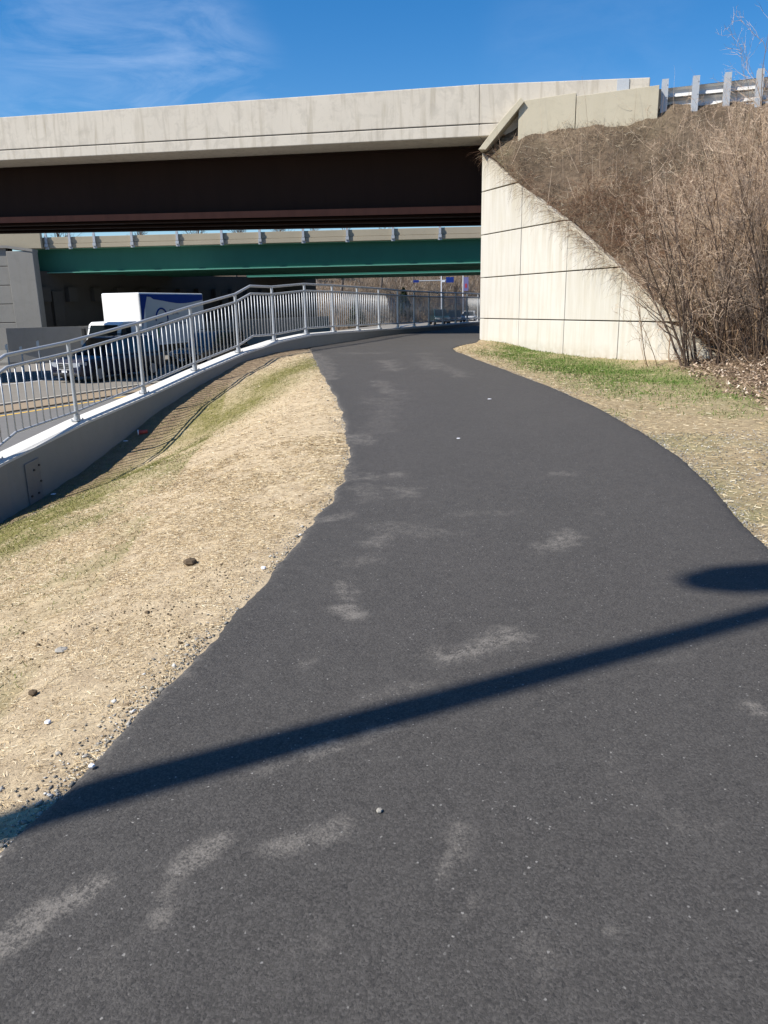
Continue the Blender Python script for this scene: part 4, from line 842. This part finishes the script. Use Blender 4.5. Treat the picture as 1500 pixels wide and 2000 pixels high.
TR = [(-46, 92, 9.5, 'far left'), (-38, 96, 10.5, ''), (-30, 100, 9.8, ''), (-23, 103, 10.4, ''), (-18, 100, 9.2, ''), (-13, 104, 9.6, ''), (-9, 108, 9.2, ''), (-5, 102, 8.6, ''), (0, 112, 9.4, ''), (5, 122, 9, ''), (10, 131, 8.6, ''), (15, 138, 9, ''), (20, 144, 9, ''), (26, 150, 9, ''),
      (-3.2, 97, 4.8, 'low'), (1.5, 106, 5, 'low'), (9, 119, 4.5, 'low'), (14, 128, 5, 'low'), (18, 136, 5, 'low'), (-5, 93, 4, 'low'), (-1, 100, 4.4, 'low'), (3.6, 104, 4.2, 'low'), (5.5, 112, 5, 'low'), (7.5, 110, 3.6, 'low'), (11.5, 121, 4.6, 'low'), (12.5, 126, 5, 'low'), (16, 129, 4, 'low'), (6.4, 104, 3.2, 'low'), (10.2, 113, 3.4, 'low')]
def hillz(x, y):
    e = np.interp(x, [-150, -60, -14, -4, 12, 40, 170], [66, 72, 86, 92, 118, 150, 170]); D = y - e
    return float(np.interp(D, [0, 3, 12, 24, 60, 160], [-1.65, -.9, 3.4, 6.6, 9.0, 10]) * np.interp(x, [-150, 0, 20, 60, 170], [1.25, 1, .9, .75, .8])) - .6
for i, (x, y, h, k) in enumerate(TR):
    lab = 'low bare tree on the brown hillside seen below the green girders' if k == 'low' else 'tall bare tree standing on the far hill behind the green overpass'
    h2 = max(3., (13.2 - .06 * max(x, 0) - hillz(x, y)) * (h / 9.5)) if k != 'low' else h
    tree(lab, (x, y, hillz(x, y)), h2, 100 + i, group='low bare trees on the hillside' if k == 'low' else 'bare trees beyond the bridges')
for i, (x, y) in enumerate(((-2.9, 96.5), (3.2, 109))):
    z = hillz(x, y); t = empty('evergreen_tree', (x, y, z)); tag(t, ['dark evergreen tree on the hillside, left one below the green girders', 'dark evergreen tree on the hillside, right one below the green girders'][i], 'tree')
    MB().tube([(0, 0, 0), (0, 0, 4.2)], [.13, .03], 6).build('trunk', M['treebark'], t)
    n = 3500; hh = .4 + 3.8 * rng.random(n) ** 1.3; a = rng.random(n) * 6.28; rr = (4.3 - hh) * .33 * np.sqrt(rng.random(n)) * (1 + .3 * np.sin(a * 3 + hh * 4)); c_ = np.stack([rr * np.cos(a), rr * np.sin(a), hh], 1)
    V, F = blades(c_, rdir(n), np.full(n, .35), np.full(n, .10), .6); raw('crown', V, F, M['evergreen'], t)
# brush over the far hill
n = 16000; x = rng.uniform(-16, 36, n); e = np.interp(x, [-150, -60, -14, -4, 12, 40, 170], [66, 72, 86, 92, 118, 150, 170]); D = rng.random(n) ** 1.3 * 32; y = e + D
z = np.interp(D, [0, 3, 12, 24, 60, 160], [-1.65, -.9, 3.4, 6.6, 9.0, 10]) * np.interp(x, [-150, 0, 20, 60, 170], [1.25, 1, .9, .75, .8]) + (fbm(x, y, 14, 7) - .5) * 2.6 * np.clip(D / 8, 0, 1)
d0 = rdir(n) * .6 + np.array([0, 0, 1.]); P, Rr = grow(np.stack([x, y, z - .1], 1), d0, rng.uniform(.5, 1.9, n), np.full(n, .022), 4, .1, .3)
V, F = tubes_np(P, Rr, 3); o = raw('hillside_brush', V, F, M['brush']); tag(o, 'brown brush covering the far hillside', 'brush', kind='stuff')

def shrub(label, x, y, z, H, ns, seed, lean=(0, 0), dark=.5, spread=.45, dens=1., stem='stem_dark', twig='twig_tan', r0=.022, foot=.5):
    r = np.random.default_rng(seed); t = empty('bare_shrub', (x, y, z)); tag(t, label, 'shrub', 'bare shrubs at the foot of the embankment')
    a = r.random(ns) * 6.28; q = foot * np.sqrt(r.random(ns)); p0 = np.stack([q * np.cos(a), q * np.sin(a), -.15 + 0 * a], 1)
    d = np.stack([np.cos(a) * spread * r.random(ns) + lean[0], np.sin(a) * spread * r.random(ns) + lean[1], np.ones(ns)], 1)
    Hs = H * r.uniform(.55, 1.12, ns); P, Rr = grow(p0, d, Hs, r0 * r.uniform(.5, 1.2, ns), 12, .015, .075, r, .18)
    V, F = tubes_np(P, Rr, 6); raw('stems', V, F, M[stem], t)
    P1, R1 = spawn(P, Rr, int(11 * dens), .42, .60, 8, .06, .15, .10, r, .0036, .55)
    V, F = tubes_np(P1, R1, 4); raw('branches', V, F, M[stem], t)
    P2, R2 = spawn(P1, R1, int(7 * dens), .40, .7, 5, .06, .20, .1, r, .0028, .6); P3, R3 = spawn(P2, R2, 3, .5, .75, 4, .05, .22, .1, r, .0023, .8)
    VV, FF, n = [], [], 0
    for p, w in ((P2, R2), (P3, R3)):
        v, f = tubes_np(p, w, 3); VV.append(v); FF.append(f + n); n += len(v)
    raw('twigs', np.vstack(VV), np.vstack(FF), M[twig], t)
def gz_at(x, y):                                   # local ground height on the right side
    a = (x - CX) * BD[0] + (y - CY) * BD[1]; b = (x - CX) * BF[0] + (y - CY) * BF[1]
    v = float(vergez(np.array([x]), np.array([y]))[0])
    if b < 9.6 and a > max(b, 0) * .797: return max(v, float(embz(a, b)))
    return v
SHR = [('dark many-stemmed bare shrub standing in front of the right end of the retaining wall', 6.25, 14.9, 3.7, 15, 1, (-.04, 0), 'stem_dark', 'twig_tan', .026, .45, .9),
       ('tallest bare shrub with tan upright stems at the right edge of the view', 7.6, 15.3, 5.0, 16, 2, (.0, 0), 'stem_tan', 'twig_tan', .026, .28, 1.),
       ('dense dark bare shrub low in the right corner beside the leaf litter', 7.1, 14.0, 3.1, 17, 3, (.05, 0), 'stem_dark', 'twig_grey', .020, .5, 1.),
       ('slender pale bare shrub growing against the retaining wall', 5.85, 15.9, 2.2, 8, 4, (-.12, 0), 'stem_tan', 'twig_tan', .011, .4, .8),
       ('bushy bare shrub with orange brown twigs behind the dark one', 7.1, 16.6, 3.6, 14, 5, (.03, 0), 'stem_tan', 'twig_tan', .018, .4, 1.),
       ('broad bare shrub with greyish twigs on the right part of the slope', 8.5, 17.0, 3.4, 14, 7, (.05, 0), 'stem_dark', 'twig_tan', .020, .4, 1.),
       ('leggy bare shrub with long tan shoots at the far right of the slope', 9.5, 18.0, 2.9, 12, 9, (0, 0), 'stem_tan', 'twig_tan', .016, .3, .9),
       ('full bare shrub with pale twigs on the middle slope behind the tall shrubs', 7.5, 17.9, 3.0, 13, 21, (0, 0), 'stem_tan', 'twig_tan', .014, .4, 1.),
       ('upright bare shrub between the leggy shrub and the guardrail', 8.6, 18.4, 3.1, 12, 22, (0, 0), 'stem_dark', 'twig_tan', .014, .3, 1.),
       ('wide bare shrub crowded against the tallest shrub on its left side', 7.0, 15.7, 4.0, 14, 23, (.02, 0), 'stem_tan', 'twig_tan', .018, .35, 1.1),
       ('small wiry bare shrub beneath the middle of the parapet', 5.9, 21.3, 1.3, 6, 10, (0, 0), 'stem_tan', 'twig_grey', .007, .4, .5),
       ('low sprawling bare shrub in the right corner nearest the viewer', 8.3, 13.4, 3.0, 15, 11, (0, 0), 'stem_dark', 'twig_tan', .018, .55, 1.),
       ('thin whippy bare shrub rising in front of the guardrail posts', 8.6, 19.6, 2.1, 7, 12, (0, 0), 'stem_tan', 'twig_red', .009, .35, .5)]
for (lb, x, y, H, ns, sd_, ln_, st_, tw_, r0_, sp_, de_) in SHR: shrub(lb, x, y, gz_at(x, y), H, ns, sd_, ln_, .5, sp_, de_, st_, tw_, r0_)
# brambles and dry grass over the embankment
def embpt(n, bmin=.1, bmax=9, amax=17, pw=1.):
    b = rng.uniform(bmin, bmax, n); a = np.maximum(b, 0) * .797 + .06 + (amax - 7) * rng.random(n) ** pw; x, y = ab2xy(a, b); return x, y, embz(a, b) + embnoise(x, y, a - np.maximum(b, 0) * .797), a, b
def strandset(name, n, mat, label, cat, ln, r0, bmin=.1, bmax=9, dens=None, K=6, up=-.06, wob=.28, amax=17, upd=.9, pw=1.):
    x, y, z, a, b = embpt(n, bmin, bmax, amax, pw)
    if dens is not None: k = rng.random(n) < dens(x, y, a, b); x, y, z = x[k], y[k], z[k]
    n = len(x); d0 = rdir(n); d0[:, 2] = np.abs(d0[:, 2]) * upd + .1
    P, Rr = grow(np.stack([x, y, z - .03], 1), d0, rng.uniform(ln[0], ln[1], n), np.full(n, r0) * rng.uniform(.6, 1.3, n), K, up, wob)
    V, F = tubes_np(P, Rr, 3); o = raw(name, V, F, mat); tag(o, label, cat, kind='stuff'); return o
strandset('brambles', 36000, M['bramble'], 'tangled reddish brown brambles spilling over the top of the retaining wall', 'brambles', (.3, 1.1), .0042, .6, 9, lambda x, y, a, b: np.clip((fbm(x, y, .8, 33) - .40) * 6, 0, 1) * np.clip((b - 1.2) / 1.2, .05, 1), 6, -.09, .30, 17, .55)
strandset('dry_grass', 60000, M['dry'], 'matted dry grass on the embankment', 'grass', (.10, .38), .0042, .05, 9, lambda x, y, a, b: np.clip((fbm(x, y, .7, 55) - .36) * 5, .08, 1), 4, -.16, .35, 17, .30)
strandset('edge_brambles', 5200, M['bramble'], 'wiry vines hanging over the edge of the retaining wall', 'vines', (.3, .9), .0034, .1, 7.5, lambda x, y, a, b: np.clip(1.2 - (a - .797 * b) / .45, 0, 1), 7, -.18, .25, 9.0, .6, 1.8)
strandset('tall_weeds', 420, M['twig_tan'], 'thin upright dead weed stalks on the slope', 'weeds', (.6, 1.6), .0042, .05, 8, None, 7, .08, .06, 17, 3.)
# leaf litter under the shrubs
def scatter(n, x0, x1, y0, y1, dens, zf): 
    x = rng.uniform(x0, x1, n); y = rng.uniform(y0, y1, n); k = rng.random(n) < dens(x, y); x, y = x[k], y[k]; return np.stack([x, y, zf(x, y)], 1)
c_ = scatter(75000, 3.2, 11, 7, 19.5, lambda x, y: verge_attr(x, y)[1] * np.clip(fbm(x, y, .8, 11) * 1.7 - .2, .1, 1), lambda x, y: vergez(x, y) + .008); n = len(c_)
V, F = blades(c_ + V3(0, 0, .0) + rng.random((n, 1)) * V3(0, 0, .05), np.tile([[0, 0, 1.]], (n, 1)), rng.uniform(.022, .060, n), rng.uniform(.014, .034, n), 1.0); o = raw('leaf_litter', V, F, M['leaf']); tag(o, 'dead leaves lying under the bare shrubs', 'leaves', kind='stuff')
n = 5000; x, y, z, a, b = embpt(n, 6, 9.2, 14); V, F = blades(np.stack([x, y, z + .03], 1), rdir(n) * .4 + V3(0, 0, 1), rng.uniform(.03, .08, n), rng.uniform(.02, .05, n), 1.0); o = raw('slope_leaves', V, F, M['leaf']); tag(o, 'dead leaves caught on the foot of the slope', 'leaves', kind='stuff')
# low sticks and canes lying in the litter
c_ = scatter(2600, 3.4, 10.5, 8.5, 19.0, lambda x, y: verge_attr(x, y)[1] * .9, lambda x, y: vergez(x, y) + .02); n = len(c_); d0 = rdir(n); d0[:, 2] = np.abs(d0[:, 2]) * .5
P, Rr = grow(c_, d0, rng.uniform(.2, 1.2, n), rng.uniform(.002, .006, n), 6, .0, .2); V, F = tubes_np(P, Rr, 3); o = raw('fallen_twigs', V, F, M['stem_tan']); tag(o, 'fallen twigs and canes in the leaf litter', 'twigs', kind='stuff')
# verge grass
c_ = scatter(90000, 1.8, 9, 9, 24.3, lambda x, y: verge_attr(x, y)[0] * 1.1 * (x < CX + (24.4 - y) * .398 + .05) * (x > PRX(np.minimum(y, 22.6)) + .03), lambda x, y: vergez(x, y) + .01); n = len(c_)
V, F = blades(c_, np.tile([[0, 0, 1.]], (n, 1)), rng.uniform(.03, .075, n), rng.uniform(.004, .009, n), 1.6); o = raw('verge_grass', V, F, M['grassg']); tag(o, 'short green grass at the foot of the retaining wall', 'grass', kind='stuff')
c_ = scatter(60000, 1.8, 6, 3, 23.5, lambda x, y: (1 - verge_attr(x, y)[1]) * np.clip(1.15 - .4 * (x - PRX(y)), .1, 1) * (x > PRX(np.minimum(y, 22.6)) - .01), lambda x, y: vergez(x, y) + .008); n = len(c_)
V, F = blades(c_, np.tile([[0, 0, 1.]], (n, 1)), rng.uniform(.02, .08, n), rng.uniform(.002, .005, n), .35); o = raw('verge_straw', V, F, M['straw']); tag(o, 'pale straw along the right edge of the path', 'straw', kind='stuff')
# straw mulch, crumbs and grass on the left bank
bz = lambda x, y: bankz(x, y)[0]
inb = lambda x, y: (x < PLX(y) + .02) & (x > wallX(y) + .02)
patch = lambda x, y: np.clip((fbm(x, y, .45, 141) * .6 + fbm(x, y, .11, 142) * .4 - .38) * 7, .2, 1)
c_ = np.vstack([scatter(330000, -5.2, -.3, 1.6, 9, lambda x, y: inb(x, y) * patch(x, y) * np.clip(.95 - 1.1 * bank_attr(x, y)[0] - bank_attr(x, y)[1], .02, 1) * np.clip(5.5 / y, .3, 1), lambda x, y: bz(x, y) + .006),
               scatter(70000, -6, -.3, 9, 22, lambda x, y: inb(x, y) * patch(x, y) * np.clip(.95 - 1.1 * bank_attr(x, y)[0] - bank_attr(x, y)[1], .02, 1), lambda x, y: bz(x, y) + .006)]); n = len(c_)
V, F = blades(c_, np.tile([[0, 0, 1.]], (n, 1)), rng.uniform(.008, .034, n) * (1 + .25 * np.clip(c_[:, 1] - 4, 0, 6)), rng.uniform(.0010, .0026, n) * (1 + .2 * np.clip(c_[:, 1] - 4, 0, 6)), .30); o = raw('straw_mulch', V, F, M['straw']); tag(o, 'pale straw mulch spread over the left bank', 'straw', kind='stuff')
c_ = scatter(100000, -6.5, -.5, 2, 21, lambda x, y: inb(x, y) * bank_attr(x, y)[0] * 1.1, lambda x, y: bz(x, y) + .006); n = len(c_)
V, F = blades(c_, np.tile([[0, 0, 1.]], (n, 1)), rng.uniform(.015, .045, n), rng.uniform(.003, .006, n), 1.3); o = raw('bank_grass', V, F, M['grassb']); tag(o, 'thin band of short green grass on the left bank', 'grass', kind='stuff')
c_ = scatter(70000, -6, -.3, 1.6, 20, lambda x, y: inb(x, y) * np.clip((fbm(x, y, .5, 19) - .48) * 5, .06, 1) * np.clip(4 / y, .15, 1), lambda x, y: bz(x, y) + .004); n = len(c_)
V, F = stones(c_, rng.uniform(.002, .009, n) * (1 + 1.6 * (rng.random(n) > .985))); o = raw('soil_crumbs', V, F, M['chip']); tag(o, 'dark soil crumbs scattered over the straw', 'soil', kind='stuff')
def alongedge(n, side, w, zf, y0=1.2, y1=21):
    y = y0 + (y1 - y0) * rng.random(n) ** 1.5; d = rng.exponential(w, n); k = rng.random(n) < np.clip(fbm(y, y * 0, .8, 41 + side) * 2.2 - .5, .1, 1); y, d = y[k], d[k]
    x = (smo(y, PLX, .25) - d + .03) if side == 0 else (PRX(y) + d - .02); return np.stack([x, y, zf(x, y) + .004], 1)
c_ = alongedge(7000, 0, .06, bz); n = len(c_); V, F = stones(c_, rng.uniform(.002, .009, n) * (1 + 1.6 * (rng.random(n) > .96))); 
c2 = alongedge(5000, 1, .06, vergez, 2.5, 20); n2 = len(c2); V2, F2 = stones(c2, rng.uniform(.003, .010, n2)); c3 = np.stack([rng.uniform(2.9, 4.4, 2500), rng.uniform(5.2, 8.6, 2500)], 1); c3 = np.column_stack([c3, vergez(c3[:, 0], c3[:, 1]) + .004]); V3_, F3 = stones(c3, rng.uniform(.003, .014, 2500))
o = raw('edge_gravel', np.vstack([V, V2, V3_]), np.vstack([F, F2 + len(V), F3 + len(V) + len(V2)]), M['gravel']); tag(o, 'crushed pale gravel crumbled along the path edges', 'gravel', kind='stuff')
# loose grains on the asphalt
c_ = scatter(1500, -1.2, 3, 1.3, 14, lambda x, y: (x > PLX(y)) * (x < PRX(y)) * np.clip(3.5 / y, .1, 1), lambda x, y: fz(y) + .006); c_ = c_[::6]; n = len(c_); V, F = stones(c_, rng.uniform(.0009, .0022, n)); o = raw('path_grit', V, F, M['gravel']); tag(o, 'tiny pale grit lying on the asphalt', 'grit', kind='stuff')
# single stones and litter that can be made out
def pebble(px, py, s, label, mat='gravel', cat='stone', nm='pebble', onbank=False, flat=1.):
    if not onbank: p = onpath(px, py); z = float(fz(p[1])) + .004
    else:
        d = ray(px, py); best = None
        for s_ in np.arange(1., 20, .01):
            q = V3(0, 0, 1.6) + d * s_
            if q[2] < float(bankz(np.array([q[0]]), np.array([q[1]]))[0][0]): best = q; break
        p = best[:2]; z = best[2] + .005
    bm = np.array([[math.cos(a) * math.cos(b), math.sin(a) * math.cos(b), math.sin(b) * .6 * flat] for b in (-1.57, -.7, 0, .7, 1.57) for a in np.arange(6) * math.pi / 3]) * s * (1 + .25 * (rng.random((30, 1)) - .5))
    F = [(i * 6 + j, i * 6 + (j + 1) % 6, (i + 1) * 6 + (j + 1) % 6, (i + 1) * 6 + j) for i in range(4) for j in range(6)]
    o = raw(nm, bm, F, M[mat]); o.location = (p[0], p[1], z + s * .3 * flat); tag(o, label, cat)
pebble(741, 1587, .011, 'single pale pebble lying in the middle of the path in front of the lamp shadow')
pebble(180, 1499, .012, 'small white pebble near the left path edge beside the lamp shadow', 'signwhite')
pebble(895, 857, .022, 'small white scrap on the middle of the path far from the viewer', 'paper', 'litter', 'paper_scrap', False, .3)
pebble(956, 780, .032, 'pale scrap on the right side of the path near the curve', 'paper', 'litter', 'paper_scrap', False, .25)
pebble(94, 1414, .014, 'bright white stone in the straw low on the left bank', 'signwhite', onbank=True)
pebble(120, 1272, .035, 'flat grey stone half sunk in the straw of the left bank', onbank=True, flat=.5)
pebble(372, 1103, .045, 'dark clod of soil standing up in the straw of the left bank', 'chip', 'clod', 'soil_clod', True)
pebble(65, 1357, .022, 'dark clod low on the left bank above the white stone', 'chip', 'clod', 'soil_clod', True)
pebble(515, 1112, .018, 'grey white stone on the crumbling edge between straw and asphalt', 'signwhite', onbank=True)
def cup():
    d = ray(280, 848); q = None
    for s_ in np.arange(5., 30, .02):
        q = V3(0, 0, 1.6) + d * s_
        if q[2] < float(bankz(np.array([q[0]]), np.array([q[1]]))[0][0]): break
    r = empty('paper_cup', (q[0], q[1], q[2] + .04), .3); tag(r, 'crushed paper cup lying in the shadow line of the curb wall', 'litter')
    MB().tube([(-.08, 0, 0), (.08, 0, .01)], [.045, .032], 14).build('cup_body', M['redcup'], r, smooth=True); MB().tube([(-.10, 0, 0), (-.08, 0, 0)], [.05, .05], 14).build('rim', M['paper'], r)
cup()
k = 0
for (px, py, lb) in ((245, 862, 'white paper scrap in the curb wall shadow, nearest the crushed cup'), (178, 902, 'white paper scrap in the curb wall shadow, middle one'), (105, 966, 'white paper scrap in the curb wall shadow beside the steel cover plate')):
    pebble(px, py, .05, lb, 'paper', 'litter', 'paper_scrap', True, .3)
